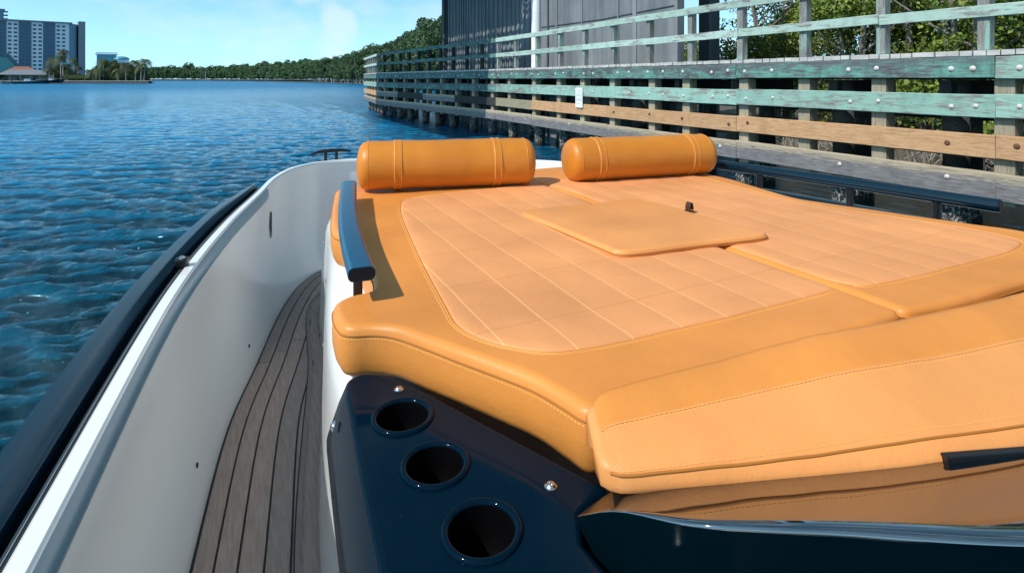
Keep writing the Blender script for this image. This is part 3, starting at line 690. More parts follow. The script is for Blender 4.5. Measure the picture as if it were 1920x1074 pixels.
# ------------------------------------------------------------------ cushions (things resting on the boat)
def wrinkle(V, s):
    return np.array([(.0030*noise.noise(Vector((x*3, y*3, 1.7)))+.0014*noise.noise(Vector((x*8+y*4, y*8, 9.))))+.0024*noise.noise(Vector((x*11, y*9, 4.)))*math.exp(-s_/.06) for (x, y), s_ in zip(V, s)])
def puffq(V):
    gx = np.abs(np.sin(np.pi*(V[:, 0]-.396)/.107)); gy = np.abs(np.sin(np.pi*(V[:, 1]-.903)/.2245)); return .0024*(gx**.45)*(.35+.65*gy**.45)
def sunpad(name, label, out, inset, seam_ranges):
    base = Vector((sum(p[0] for p in out)/len(out), sum(p[1] for p in out)/len(out), 1.55)); root = empty(name, base); T(root, label, 'cushion', 'sun pads of the boat')
    poly = []
    P3 = [(x, y, 0) for x, y in out]; poly = resample(catmull(P3+[P3[0]], .01, False), 460)[:-1]
    o, pp = cushion('pad_body', poly, ZP, .098, M_leather, root, .017, .028, wrinkle)
    seam = [p+Vector((0, 0, ZP-.0178)) for p in pp]; nn = normals2(pp, True)
    m = MB(); cl3 = [s_-n_*.0008 for s_, n_ in zip(seam, nn)]; m.tube(cl3+[cl3[0]], .0015, 6, False); m.build('seam', M_cord, root, smooth=True)
    sA = [p-n_*.0007+Vector((0, 0, ZP-.0245)) for p, n_ in zip(pp, nn)]
    stitches([sA+[sA[0]]], 'stitching', M_thread, root, .0042, .0026, .0006)
    ip = resample(catmull([(x, y, 0) for x, y in inset]+[(inset[0][0], inset[0][1], 0)], .01), 360)[:-1]
    V, F, ipp = fill(ip, .0135, (.002, .006)); s = seg_dist(V, ipp); s[:len(ipp)] = 0
    z = ZP+.0008+np.minimum(s/.008, 1)*.002+puffq(V)*np.minimum(s/.02, 1)+wrinkle(V, s*0+1)
    z[:len(ipp)] = ZP-.0022+wrinkle(V, s*0+1)[:len(ipp)]
    so = seg_dist(V, pp); z -= np.where(so < .017, .017-np.sqrt(np.maximum(.017**2-(.017-np.minimum(so, .017))**2, 0)), 0)
    qp = obj('quilted_panel', [(x, y, zz) for (x, y), zz in zip(V, z)], F, M_quilt, root, smooth=True)
    qp.location = -wloc(root)
    inn = normals2(ipp, True); wz = wrinkle(np.array([(p.x, p.y) for p in ipp]), np.ones(len(ipp)))
    far = seg_dist(np.array([(p.x, p.y) for p in ipp]), pp) > .03
    def ring(o_, dz):
        r_ = [p+n_*o_+Vector((0, 0, ZP+dz+w)) for p, n_, w in zip(ipp, inn, wz)]; runs = []; cur = []
        for a, ok in zip(r_+[r_[0]], list(far)+[far[0]]):
            if ok: cur.append(a)
            elif len(cur) > 2: runs.append(cur); cur = []
            else: cur = []
        if len(cur) > 2: runs.append(cur)
        return runs
    stitches(ring(-.0035, .0003)+ring(-.0085, .0003), 'panel_stitching', M_thread, root, .0048, .0014, .0008)
    m = MB()
    for r_ in ring(-.0002, -.0008): m.tube(r_, .0013, 5, False)
    m.build('panel_piping', M_cord, root)
    return root, pp
port_out = [(1.153, .648), (1.148, .637), (1.10, .632), (.80, .629), (.46, .6255), (.432, .629), (.419, .641), (.411, .672), (.393, .732), (.361, .794), (.324, .859), (.295, .913), (.270, .958), (.252, .988), (.232, 1.010), (.205, 1.026), (.180, 1.034), (.164, 1.048), (.157, 1.085), (.160, 1.14), (.170, 1.172), (.205, 1.195), (.245, 1.202), (.264, 1.25), (.270, 1.40), (.270, 1.58), (.255, 1.655), (.242, 1.69), (.243, 1.76), (.275, 1.98), (.318, 2.22), (.345, 2.34), (.40, 2.385), (.60, 2.40), (1.10, 2.40), (1.15, 2.39), (1.153, 2.36)]
port_in = [(1.140, .765), (1.05, .762), (.85, .764), (.682, .771), (.52, .779), (.455, .795), (.405, .835), (.362, .905), (.352, .96), (.362, 1.05), (.397, 1.329), (.437, 1.60), (.477, 1.833), (.510, 1.96), (.535, 2.025), (.60, 2.06), (.85, 2.07), (1.140, 2.07), (1.142, 1.9), (1.142, 1.5), (1.142, 1.0)]
sunpad('sun_pad', 'port half of the quilted orange sun pad, nearest the blue flat handrail', port_out, port_in, None)
stb_out = [(1.161, .655), (1.166, .640), (1.25, .622), (1.60, .612), (1.95, .612), (2.06, .64), (2.09, .72), (2.075, .85), (2.045, .93), (1.985, 1.085), (1.935, 1.25), (1.905, 1.38), (1.905, 1.50), (1.935, 1.64), (1.962, 1.74), (1.985, 1.86), (1.985, 1.98), (1.965, 2.2), (1.90, 2.29), (1.60, 2.33), (1.22, 2.34), (1.17, 2.33), (1.161, 2.30)]
stb_in = [(1.176, 1.0), (1.176, .88), (1.178, .80), (1.205, .755), (1.29, .738), (1.55, .733), (1.85, .742), (1.945, .775), (1.958, .85), (1.93, .97), (1.87, 1.15), (1.832, 1.33), (1.828, 1.5), (1.85, 1.66), (1.875, 1.85), (1.86, 2.05), (1.60, 2.13), (1.25, 2.13), (1.178, 2.11), (1.176, 1.9), (1.176, 1.4)]
sunpad('sun_pad', 'starboard half of the quilted orange sun pad, beside the round blue rail', stb_out, stb_in, None)
# loose centre cushion
root = empty('insert_cushion', (1.07, 1.37, 1.655)); T(root, 'plain flat orange insert cushion lying over the middle seam of the sun pads', 'cushion')
ic = [(.838, 1.145), (.86, 1.122), (1.05, 1.10), (1.295, 1.072), (1.318, 1.085), (1.318, 1.2), (1.308, 1.60), (1.295, 1.632), (1.10, 1.645), (.855, 1.655), (.832, 1.635), (.834, 1.4)]
ipoly = resample(catmull([(x, y, 0) for x, y in ic]+[(ic[0][0], ic[0][1], 0)], .01), 220)[:-1]
o, pp = cushion('cushion_body', ipoly, 1.667, .020, M_leather2, root, .010, .03, lambda V, s: .007*np.minimum(s/.14, 1)**.7, .002, lambda V: .006*(1.30-V[:, 1])/.28)
nn = normals2(pp, True); zc = lambda p: 1.667-.0105+.006*(1.30-p.y)/.28
m = MB(); q = [p-n_*.001+Vector((0, 0, zc(p))) for p, n_ in zip(pp, nn)]; m.tube(q+[q[0]], .0018, 6, False); m.build('seam', M_cord, root, smooth=True)
q = [p+n_*.005+Vector((0, 0, zc(p)+.0078)) for p, n_ in zip(pp, nn)]; stitches([q+[q[0]]], 'stitching', M_thread, root)
m = MB()
tb = Vector((1.322, 1.40, 1.668)); rows = []
for j in range(9):
    a = math.pi*j/8; rows.append([tb+Vector((.012-.012*math.cos(a)*.6, yy, .024*math.sin(a)-.002)) for yy in (-.011, .011)])
v, f = loft(rows); m.add(v, f); m.add([(p[0]+.002, p[1], p[2]+.001) for p in v], f); m.box((1.334, 1.40, 1.662), (.02, .024, .004)); m.build('pull_tab', plain('dark_brown_leather', (.06, .022, .008)), root)
# bolsters
def bolster(label, a, b_, Rb, straps):
    a, b_ = Vector(a), Vector(b_); ax = (b_-a).normalized(); L = (b_-a).length; root = empty('bolster_pillow', (a+b_)/2-Vector((0, 0, Rb))); T(root, label, 'pillow', 'bolster pillows on the sun pads')
    er = .042; prof = [(.001, -.008), (Rb*.30, -.0065), (Rb-er, -.001)]
    for j in range(1, 9): an = R(90*j/8); prof.append((Rb-er+er*math.sin(an), er*1.0*(1-math.cos(an))))
    nm = 40
    for j in range(1, nm): h = er+(L-2*er)*j/nm; prof.append((Rb*(1+.004*math.sin(j*.9)), h))
    prof += [(r_, L-h) for r_, h in reversed(prof[:11])]
    m = MB(); m.lathe(prof, a, 64, ax, cap=False)
    vs = []
    for p in m.v:
        p = Vector(p); c = a+ax*max(0, min(L, (p-a).dot(ax))); rad = p-c
        he = min((p-a).dot(ax), L-(p-a).dot(ax)); w = 1+.020*noise.noise(p*7)+.008*noise.noise(p*22)+.012*noise.noise(Vector((math.atan2(rad.z, rad.y)*5, he*30, a.x)))*math.exp(-max(he, 0)/.05)
        p = c+rad*w
        if p.z < a.z-Rb*.93: p.z = a.z-Rb*.93
        vs.append(p)
    body = obj('pillow_body', vs, m.f, M_bolster, root, smooth=True)
    for h in (er*.95, L-er*.95):
        m = MB(); m.lathe([(Rb*.99, h-.0022), (Rb*1.008, h-.001), (Rb*1.008, h+.001), (Rb*.99, h+.0022)], a, 64, ax, cap=False); m.build('end_seam', M_bolster, root, smooth=True)
    for h in straps:
        m = MB(); w = .016; prof2 = [(Rb*.985, h-w-.002), (Rb*1.018, h-w), (Rb*1.030, h-w+.0035), (Rb*1.022, h-w*.3), (Rb*1.022, h+w*.3), (Rb*1.030, h+w-.0035), (Rb*1.018, h+w), (Rb*.985, h+w+.002)]
        m.lathe(prof2, a, 64, ax, cap=False); st = m.build('strap', M_bolster, root, smooth=True)
        e = ax.orthogonal().normalized(); g_ = ax.cross(e)
        rings = []
        for hh in (h-w+.0035, h+w-.0035): rings.append([a+ax*hh+(e*math.cos(t)+g_*math.sin(t))*(Rb*1.031) for t in np.linspace(0, 2*math.pi, 90)])
        stitches(rings, 'stitching', M_thread, st, .005, .0012, .0009)
    return root
bolster('orange bolster pillow on the port sun pad, left one of the pair', (.418, 2.272, 1.75), (1.118, 2.105, 1.748), .099, (.155, .555))
bolster('orange bolster pillow on the starboard sun pad, right one of the pair', (1.272, 2.075, 1.744), (1.998, 1.972, 1.744), .094, (.135, .605))
# bow seat cushions
for lab, x0, x1 in (('small orange bow seat cushion hidden behind the port bolster', .72, 1.285), ('small orange bow seat cushion showing in the gap between the bolsters', 1.345, 1.98)):
    root = empty('bow_cushion', ((x0+x1)/2, 2.72, 1.34)); T(root, lab, 'cushion', 'bow seat cushions')
    v0 = [(x0, 2.50), (x0+.03, 2.47), (x1-.03, 2.47), (x1, 2.50), (x1-.06, 2.92), (x1-.09, 2.95), (x0+.11, 2.95), (x0+.08, 2.92)]
    py_ = resample(catmull([(x, y, 0) for x, y in v0+[v0[0]]], .02), 160)[:-1]
    o, pp = cushion('seat_body', py_, 1.560, .13, M_leather, root, .045, .05, None, .02)
    m = MB(); nn = normals2(pp, True); q = [p-n_*.004+Vector((0, 0, 1.560-.052)) for p, n_ in zip(pp, nn)]; m.tube(q+[q[0]], .003, 6, False); m.build('seam', M_cord, root)
    m = MB(); m.box(((x0+x1)/2, 2.71, 1.385), (x1-x0-.06, .40, .12), 0, .02); m.build('seat_base', M_leather, root)
# foreground backrest
root = empty('backrest_cushion', (1.1, .45, 1.60)); T(root, 'long orange backrest cushion in the right foreground, resting on the glossy black lid', 'cushion')
Lp = catmull([(.397, .545, 0), (.44, .530, 0), (.495, .511, 0), (.629, .468, 0), (.782, .428, 0), (.99, .372, 0), (1.35, .340, 0), (1.95, .36, 0)], .012)
Ln = normals2(Lp)
prof = [(.06, .001), (.0, .0005), (-.024, .0030), (-.033, .010), (-.030, .021), (-.0120, .0345), (-.0062, .0365), (-.002, .0400), (.008, .0460), (.022, .0535), (.042, .0610), (.062, .0675), (.078, .0750), (.0830, .0770), (.087, .0785), (.096, .0815), (.115, .0880), (.140, .0955), (.160, .0990), (.172, .0975), (.180, .088), (.182, .03), (.172, .004)]
rows = []; seamlo = []; seamhi = []; st1 = []; st2 = []; st3 = []; tot = 0; Ls = [0]
for a, b_ in zip(Lp, Lp[1:]): Ls.append(Ls[-1]+(b_-a).length)
def sec(i, endk=None):
    l = Ls[i]; q1 = min(1, l/.75); q1 = q1*(2-q1); hz = .66+.36*q1; hs = .56+.46*q1
    rd = .035; e = math.sqrt(max(0, 1-(1-min(l, rd)/rd)**2)) if l < rd else 1
    out = []
    for s_, z_ in prof:
        zz = z_*hz if z_ > .02 else z_*(.8+.2*hz)
        ss = s_*hs*(min(1, .15+l/.45) if s_ < 0 else 1)
        cz = .04*hz; cs_ = .07*hs
        zz = cz+(zz-cz)*(.80+.20*e) if zz > .02 else zz
        ss = cs_+(ss-cs_)*(.82+.18*e)
        w = .0022*noise.noise(Vector((l*4, s_*9, 2.)))*max(0, min(1, s_/.05))+.0010*noise.noise(Vector((l*22, s_*40, 7.)))
        p = Lp[i]+Ln[i]*(-0)+Vector((0, 0, 1.6015+zz+w)); nrm = Ln[i]; p = p+nrm*ss; out.append(p)
    return out
for i in range(len(Lp)):
    r_ = sec(i); rows.append(r_); seamlo.append(r_[5]); seamhi.append(r_[13]); st1.append(r_[7]); st2.append(r_[3]); st3.append(r_[14])
v, f = loft(rows); m0 = len(prof); f = [tuple(reversed(q_)) for q_ in f]
c0 = sum((p for p in rows[0]), Vector())/m0; t = (Lp[1]-Lp[0]).normalized()
v = list(v); v.append(c0-t*.012); v2 = [(p-c0)*.86+c0-t*.010 for p in rows[0]]; b0 = len(v); v += v2
for j in range(m0-1): f.append((j, j+1, b0+j+1, b0+j)); f.append((b0+j, b0+j+1, b0-1))
bb = obj('backrest_body', v, f, M_leather2, root, smooth=True)
v3, f3 = loft([[p+Vector((0, 0, .0012 if 0 < j else -.001)) for j, p in enumerate(r_[14:21])] for r_ in rows]); obj('backrest_shaded_top', v3, [tuple(reversed(q_)) for q_ in f3], M_leather, root, smooth=True)  # added darker skin: shade of the top plane put into the colour
bm = bmesh.new(); bm.from_mesh(bb.data); bmesh.ops.recalc_face_normals(bm, faces=bm.faces); bm.to_mesh(bb.data); bm.free()
m = MB(); m.tube([p+Vector((0, -.0008, 0)) for p in seamlo], .0017, 6); m.build('seam', M_cord, root, smooth=True)
up = Vector((0, 0, .0001))
stitches([[p+up for p in st1], [p+up for p in seamhi], [p+Vector((0, 0, .0012)) for p in st3]], 'stitching', M_thread, root, .0044, .0026, .0006)
m = MB(); m.box((.895, .356, 1.618), (.21, .012, .015), R(-20), .002); m.build('base_strip', M_black, root)

# ------------------------------------------------------------------ timber walkway
walk = empty('timber_walkway', (8.4, 12, 0)); T(walk, 'long weathered timber walkway on piles, teal rails over brown and grey beams', 'walkway')
path = [Vector((8, -3, 0)), Vector((8, 17.8, 0)), Vector((6.75, 31.2, 0)), Vector((7.5, 38.8, 0))]
SG = [0]
for a, b_ in zip(path, path[1:]): SG.append(SG[-1]+(b_-a).length)
def at(s):      # s measured so that s == Y on the first leg
    s = s+3
    for i in range(3):
        if s <= SG[i+1] or i == 2:
            t = (s-SG[i])/(SG[i+1]-SG[i]); d_ = (path[i+1]-path[i]).normalized(); p = path[i].lerp(path[i+1], t)
            return p, d_, Vector((d_.y, -d_.x, 0))      # point, tangent, outward (+X) normal
    return None
S_END = SG[-1]-3; S1 = 17.8; S2 = SG[2]-3
BB = {}
def warped(L, th, h, b_):
    y, z = th/2, h/2; prof_ = [(-y+b_, -z), (-y, -z+b_), (-y, -z*.33), (-y, z*.33), (-y, z-b_), (-y+b_, z), (y-b_, z), (y, z-b_), (y, -z+b_), (y-b_, -z)]
    n = max(2, int(L/.09)); sd = random.uniform(0, 99); rows = []
    for i in range(n+1):
        x = -L/2+L*i/n; bow = .012*noise.noise(Vector((x*.35, sd, 0))); row = []
        for k_, (py_, pz_) in enumerate(prof_):
            e = noise.noise(Vector((x*4.5, sd+k_*3.1, 5))); row.append((x+(.010*e if i in (0, n) else 0), py_+.35*bow+.0028*e, pz_+bow+(.0045*e if abs(pz_) > z*.6 else 0)))
        rows.append(row)
    v, f = loft(rows, closed_cols=True); m_ = len(prof_); f = [tuple(reversed(q_)) for q_ in f]; f.append(tuple(range(m_))); f.append(tuple(n*m_+j for j in reversed(range(m_)))); return v, f
def beam(name, s0, s1, z0, z1, th, off, mat, parent=walk, bev=.008):
    p0, d_, n_ = at(s0+1e-4); p1, _, _ = at(s1-1e-4); c = (p0+p1)/2+n_*(off+th/2); L = (p1-p0).length-.008
    v, f = warped(L, th, z1-z0, bev); j = random.uniform(-1, 1)*.006
    # add slight waviness along the board by subdividing
    o = obj(name, v, f, mat, parent, local=True)
    o.location = c+Vector((0, 0, (z0+z1)/2+j))-parent.location; dd = (p1-p0); o.rotation_euler = (random.uniform(-.012, .012), 0, math.atan2(dd.y, dd.x))
    return o
spl = [-3, 3.40, 7.23, 11.17, 15.12, 17.8]; seg2 = list(np.linspace(S1, S2, 5))[1:]; seg3 = [S_END]
SPL = spl+seg2+seg3
for i, (a, b_) in enumerate(zip(SPL, SPL[1:])):
    far = a >= S1-.1
    beam('fascia_beam', a, b_, 2.106, 2.372, .085, -.01, M_teal if a < 3 else M_fascia)
    beam('teal_beam', a, b_, 1.635, 1.915, .085, 0, M_fascia if 17 < a < S2-.1 else M_teal)  # darker timber on the far leg: bridge shade put into the colour
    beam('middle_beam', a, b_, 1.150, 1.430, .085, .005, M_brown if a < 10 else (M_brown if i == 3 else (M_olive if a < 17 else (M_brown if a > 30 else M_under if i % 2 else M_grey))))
    beam('bottom_beam', a, b_, .665, .985, .085, .0, M_grey)
rsp = [-3, 4.74, 7.19, 13.54, 17.8]
for a, b_ in zip([-3, 1.0, 4.74, 8.43, 11.02, 14.88, 17.8]+seg2, [1.0, 4.74, 8.43, 11.02, 14.88, 17.8]+seg2+seg3):
    beam('top_rail', a, b_, 3.375, 3.515, .045, .0, M_fascia if 17 < a < S2-.1 else M_tealrail, bev=.004)  # far rails darkened the same way, bridge shade as colour
for a, b_ in zip([-3, 1.5, 4.74, 7.19, 12.28, 14.88, 17.8]+seg2, [1.5, 4.74, 7.19, 12.28, 14.88, 17.8]+seg2+seg3):
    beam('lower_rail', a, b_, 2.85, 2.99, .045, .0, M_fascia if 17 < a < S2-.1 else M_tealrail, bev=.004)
def vpost(name, s, z0, z1, w, off, mat, al=None):
    p, d_, n_ = at(s); v, f = bevbox((z1-z0, w, al or w), .006); o = obj(name, v, f, mat, walk, local=True)
    o.location = p+n_*(off+w/2)+Vector((0, 0, (z0+z1)/2))-walk.location
    o.rotation_euler = Matrix(((0, d_.y*0+n_.x, d_.x), (0, n_.y, d_.y), (1, 0, 0))).to_euler(); return o
rp_ = [1.0, 2.25, 3.54, 4.74, 5.94, 7.19, 8.43, 9.7, 11.02, 12.28, 13.54, 14.88, 16.36, 17.75]; s = 19.0
while s < S_END: rp_.append(s); s += 1.25
for s in rp_: vpost('rail_post', s, 2.445, 3.50, .125, .046, M_under if 18 < s < S2 else M_post)  # near-black posts where the bridge shade is painted in
lp_ = [1.2, 3.35, 4.79, 5.95, 7.14, 8.58, 9.63, 11.08, 12.4, 13.63, 15.12, 16.89]; s = 18.2
while s < S_END: lp_.append(s); s += 1.5
for s in lp_: vpost('fender_post', s, .60, 2.10, .20, .088, M_block)
# deck boards: surface pattern of one deck
m = MB(); s = -3
while s < S_END-.1:
    p, d_, n_ = at(s+.07); w = .138; c = p+n_*.86+Vector((0, 0, 2.41+random.uniform(-.003, .003))); m.box(c, (1.72+random.uniform(-.03, .03), w-.012, .062), math.atan2(n_.y, n_.x)); s += w
m.build('deck_boards', M_boards, walk)
for off, z0, z1 in ((1.62, 2.09, 2.36), (.85, 2.09, 2.36), (1.62, 1.50, 1.72), (1.64, .95, 1.15)):
    for a, b_ in zip([-3, S1, S2], [S1, S2, S_END]): beam('under_beam', a, b_, z0, z1, .15, off, M_under)
s = .6; k_ = 0
while s < S_END-.2:
    for off in (.46, 1.42):
        p, d_, n_ = at(s+(.3 if off > 1 else 0)); m = MB(); c = p+n_*off
        m.lathe([(.155, -1.5), (.16, .1), (.165, .5), (.155, 1.0), (.15, 2.08)], (0, 0, 0), 14); pv = []
        for q_ in m.v:
            w = 1+.10*noise.noise(Vector((q_[0]*6+s, q_[1]*6+off, q_[2]*2.2))); pv.append((c.x+q_[0]*w, c.y+q_[1]*w, q_[2]))
        obj('pile', pv, m.f, M_pile, walk, smooth=True)
    p, d_, n_ = at(s); m = MB()
    c = p+n_*.95; m.box((c.x, c.y, 1.97), (1.5, .14, .22), math.atan2(n_.y, n_.x)); m.build('cross_beam', M_under, walk)
    s += 1.52 if k_ % 3 else 1.9; k_ += 1
# bolts
vb = MB(); vb.lathe([(.034, 0), (.035, .004), (.030, .010), (.017, .015), (.004, .017)], (0, 0, 0), 12, (-1, 0, 0)); bmesh_ = None
def bolt(s, z, mat, off, sc=1):
    global bmesh_
    p, d_, n_ = at(s); o = obj('bolt', vb.v, vb.f, mat, walk, True, True) if bmesh_ is None or bmesh_.materials[0] != mat else None
    if o is None: o = bpy.data.objects.new('bolt', bmesh_); COL.objects.link(o); o.parent = walk
    else: bmesh_ = o.data
    o.location = p+n_*off+Vector((0, 0, z))-walk.location; o.rotation_euler = (0, 0, math.atan2(n_.y, n_.x)); o.scale = (sc, sc, sc)
bs = [9.64, 9.15, 8.56, 7.8, 7.41, 7.03, 6.47, 5.16, 4.76, 3.85, 3.62, 3.17, 2.2]
s = 10.3
while s < 30: bs.append(s); bs.append(s+.42); s += 1.45
for s in bs: bolt(s, 2.235+random.uniform(-.02, .02), M_bolt, -.012)
for s in bs[:34]: bolt(s+random.uniform(-.03, .03), 1.775+random.uniform(-.025, .025), M_bolt, -.002, .85)
for s in (9.6, 8.6, 7.4, 6.98, 3.9, 3.2, 10.9, 12.3): bolt(s, 1.30+random.uniform(-.03, .03), M_rust, .003, .95)
for s in (5.3, 3.9, 3.1, 7.6, 9.2, 12.9, 15.5): bolt(s, .85+random.uniform(-.03, .03), M_bolt, -.002, .9)
# notice sign screwed to the beams
p, _, _ = at(12.38); sg = empty('notice_sign', (7.985, 12.38, 1.35)); T(sg, 'white rectangular notice with faded grey print, fixed to the walkway beams', 'sign')
m = MB(); m.box((7.975, 12.38, 1.60), (.012, .34, .52), 0, .003); m.build('sign_panel', M_signw, sg)
m = MB(); rs = random.Random(4)
for row, (zz, h_) in enumerate(((1.795, .030), (1.745, .022), (1.695, .036), (1.645, .036), (1.585, .026), (1.55, .026), (1.515, .026), (1.44, .02))):
    y = 12.38+.14
    lim = 12.38-.14 if row not in (7,) else 12.35
    while y > lim:
        w = rs.uniform(.018, .05); m.box((7.9675, y-w/2, zz), (.002, w, h_*.62)); y -= w+rs.uniform(.008, .016)
m.build('faded_print', M_signt, sg)

# ------------------------------------------------------------------ bridge pier behind the walkway
pier = empty('bridge_pier', (10.6, 19.5, 0)); T(pier, 'tall grey bridge pier behind the walkway, half stained concrete, half dark ribbed wall', 'bridge')
m = MB(); m.box((9.92, 14.25, 4.5), (.24, 7.1, 11), 0, .02); m.build('concrete_wall', M_concrete, pier)
m = MB()
for y, w in ((12.35, .16), (13.1, .05), (15.0, .05), (16.6, .08)): m.box((9.785, y, 4.5), (.05, w, 10.8))
m.build('wall_batten', M_darkconc, pier)
m = MB(); m.tube([(9.77, 17.2, 0), (9.77, 17.2, 9.5)], .035, 8); m.tube([(9.78, 10.8, 3.95), (9.78, 14, 3.90), (9.78, 17.7, 3.97)], .014, 6); m.build('conduit', M_bridge, pier, smooth=True)
m = MB(); m.box((10.75, 23.4, 4.5), (1.7, 10.4, 11), 0)
m.build('ribbed_wall', M_darkconc, pier)
m = MB(); y = 18.5; rr = random.Random(2)
while y < 28.5: w = rr.choice((.05, .08, .12)); m.box((9.885, y, 4.5), (.07, w, 10.9)); y += rr.uniform(.28, .5)
m.build('wall_rib', M_darkconc, pier)
m = MB(); m.lathe([(.19, -1), (.19, 9.9)], (9.74, 18.0, 0), 24); m.build('white_column', M_whitecol, pier, smooth=True, angle=40)
m = MB(); m.box((9.79, 28.45, 4.5), (.22, .35, 11)); m.build('edge_girder', M_bridge, pier)
# open steel grating deck overhead that throws the chequered light
m = MB(); gr_ = random.Random(5)
for x in np.arange(3.6, 6.2, .34): m.box((x, 23.9, 8.6), (.10, 13.0, .08))
y = 18.9
while y < 30.3: w = gr_.choice((.09, .10, .12, .40)); m.box((4.9, y, 8.52), (2.9, w, .08)); y += w/2+gr_.choice((.28, .33, .38))
for x in np.arange(6.3, 7.4, .22): m.box((x, 18.2, 8.6), (.09, 1.0, .08))
for y in np.arange(17.7, 18.8, .21): m.box((6.8, y, 8.52), (1.3, .09, .08))
m.build('open_grating', M_bridge, pier)
m = MB(); m.box((1.6, 23.9, 8.6), (4.0, 13.2, .3)); m.box((8.75, 23.9, 8.6), (2.9, 13.2, .3)); m.box((6.75, 24.7, 8.6), (1.1, 11.6, .3)); m.box((-.4, 23.9, 8.2), (.3, 13.2, .8)); m.box((4.7, 18.0, 8.6), (2.2, 1.4, .3))
for y in (17.6, 28.0): m.box((5.0, y, 8.15), (10.4, .3, .55))
m.build('deck_girder', M_bridge, pier)
cl2 = empty('steel_column', (12.4, 12.2, 0)); T(cl2, 'dark square steel column standing right of the pier, in front of the mangroves', 'column')
m = MB(); m.box((12.4, 12.2, 4), (.42, .42, 9), 0, .02); m.build('shaft', M_bridge, cl2)
m = MB(); m.box((12.4, 12.2, .2), (.7, .7, .6), 0, .03); m.build('base_block', M_concrete, cl2)

# ------------------------------------------------------------------ vegetation
def leaf_quads(P, N, size, jit=.7, asp=.55):
    n = len(P); r_ = rng.normal(0, 1, (n, 3)); N = N/np.maximum(np.linalg.norm(N, axis=1, keepdims=True), 1e-6)+jit*r_; N /= np.linalg.norm(N, axis=1, keepdims=True)
    a = np.cross(N, rng.normal(0, 1, (n, 3))); a /= np.maximum(np.linalg.norm(a, axis=1, keepdims=True), 1e-6); b_ = np.cross(N, a)
    s = (size*rng.uniform(.6, 1.4, n))[:, None]
    v = np.stack([P-a*s*.5, P-b_*s*.5*asp+N*s*.06, P+a*s*.5, P+b_*s*.5*asp+N*s*.06], 1).reshape(-1, 3)
    return v
def mesh_np(name, v, f4, mats, mi=None):
    me = bpy.data.meshes.new(name); me.vertices.add(len(v)); me.vertices.foreach_set('co', v.astype(np.float32).reshape(-1))
    me.loops.add(f4.size); me.loops.foreach_set('vertex_index', f4.astype(np.int32).reshape(-1)); me.polygons.add(len(f4))
    me.polygons.foreach_set('loop_start', np.arange(0, f4.size, 4, dtype=np.int32)); me.update(calc_edges=True)
    for m_ in mats: me.materials.append(m_)
    return me
def crown_mesh(name, h, rad, lobes, nleaf, size, mat, z0=.3, seed=0, flat=.7):
    g = np.random.default_rng(seed); Ps = []; Ns = []
    for i in range(lobes):
        a = g.uniform(0, 6.28); rr_ = rad*math.sqrt(g.uniform(0, 1))*.75; zz = h*(z0+(1-z0)*g.uniform(.12, .9)); k_ = 1-.35*abs(zz/h-.55)
        c = np.array([rr_*math.cos(a)*k_, rr_*math.sin(a)*k_, zz]); lr = rad*g.uniform(.28, .50)
        n = int(nleaf/lobes); d = g.normal(0, 1, (n, 3)); d /= np.linalg.norm(d, axis=1, keepdims=True)
        q_ = d*(g.uniform(.55, 1.08, (n, 1))**.6)*lr; q_[:, 2] *= flat
        Ps.append(c+q_); Ns.append(d+np.array([0, 0, .35]))
    P = np.concatenate(Ps); N = np.concatenate(Ns); P[:, 2] = np.minimum(P[:, 2], h*1.05); P[:, 2] = np.maximum(P[:, 2], .1)
    v = leaf_quads(P, N, size); return mesh_np(name, v, np.arange(len(v)).reshape(-1, 4), [mat])
def trunk_mesh(name, h, r_, seed, mat, stems=1, spread=.3):
    g = random.Random(seed); m = MB()
    for s_ in range(stems):
        a = g.uniform(0, 6.28); b0 = Vector((math.cos(a)*spread*.3*(stems > 1), math.sin(a)*spread*.3*(stems > 1), -.3)); top = Vector((math.cos(a)*spread, math.sin(a)*spread, h))
        pts = [b0.lerp(top, t)+Vector((g.uniform(-.06, .06), g.uniform(-.06, .06), 0))*h*.25 for t in (0, .3, .6, 1)]
        m.tube(pts, [r_, r_*.8, r_*.6, r_*.25], 6)
        for k_ in range(4):
            t = g.uniform(.35, .9); p = b0.lerp(top, t); a2 = g.uniform(0, 6.28); L = h*g.uniform(.2, .35)
            m.tube([p, p+Vector((math.cos(a2)*L*.5, math.sin(a2)*L*.5, L*.35)), p+Vector((math.cos(a2)*L, math.sin(a2)*L, L*.8))], [r_*.4, r_*.25, r_*.1], 5)
    me = bpy.data.meshes.new(name); me.from_pydata([tuple(v) for v in m.v], [], m.f); me.materials.append(mat); me.update(); return me
def tree(name, loc, crown, trunk, label, cat='tree', group=None, sc=1., rz=None, cat_parts=True):
    r_ = empty(name, loc, random.uniform(0, 6.28) if rz is None else rz); r_.scale = (sc,)*3 if not isinstance(sc, tuple) else sc; T(r_, label, cat, group)
    for n_, me in (('crown', crown), ('trunk', trunk)):
        if me is None: continue
        o = bpy.data.objects.new(n_, me); COL.objects.link(o); o.parent = r_
    return r_
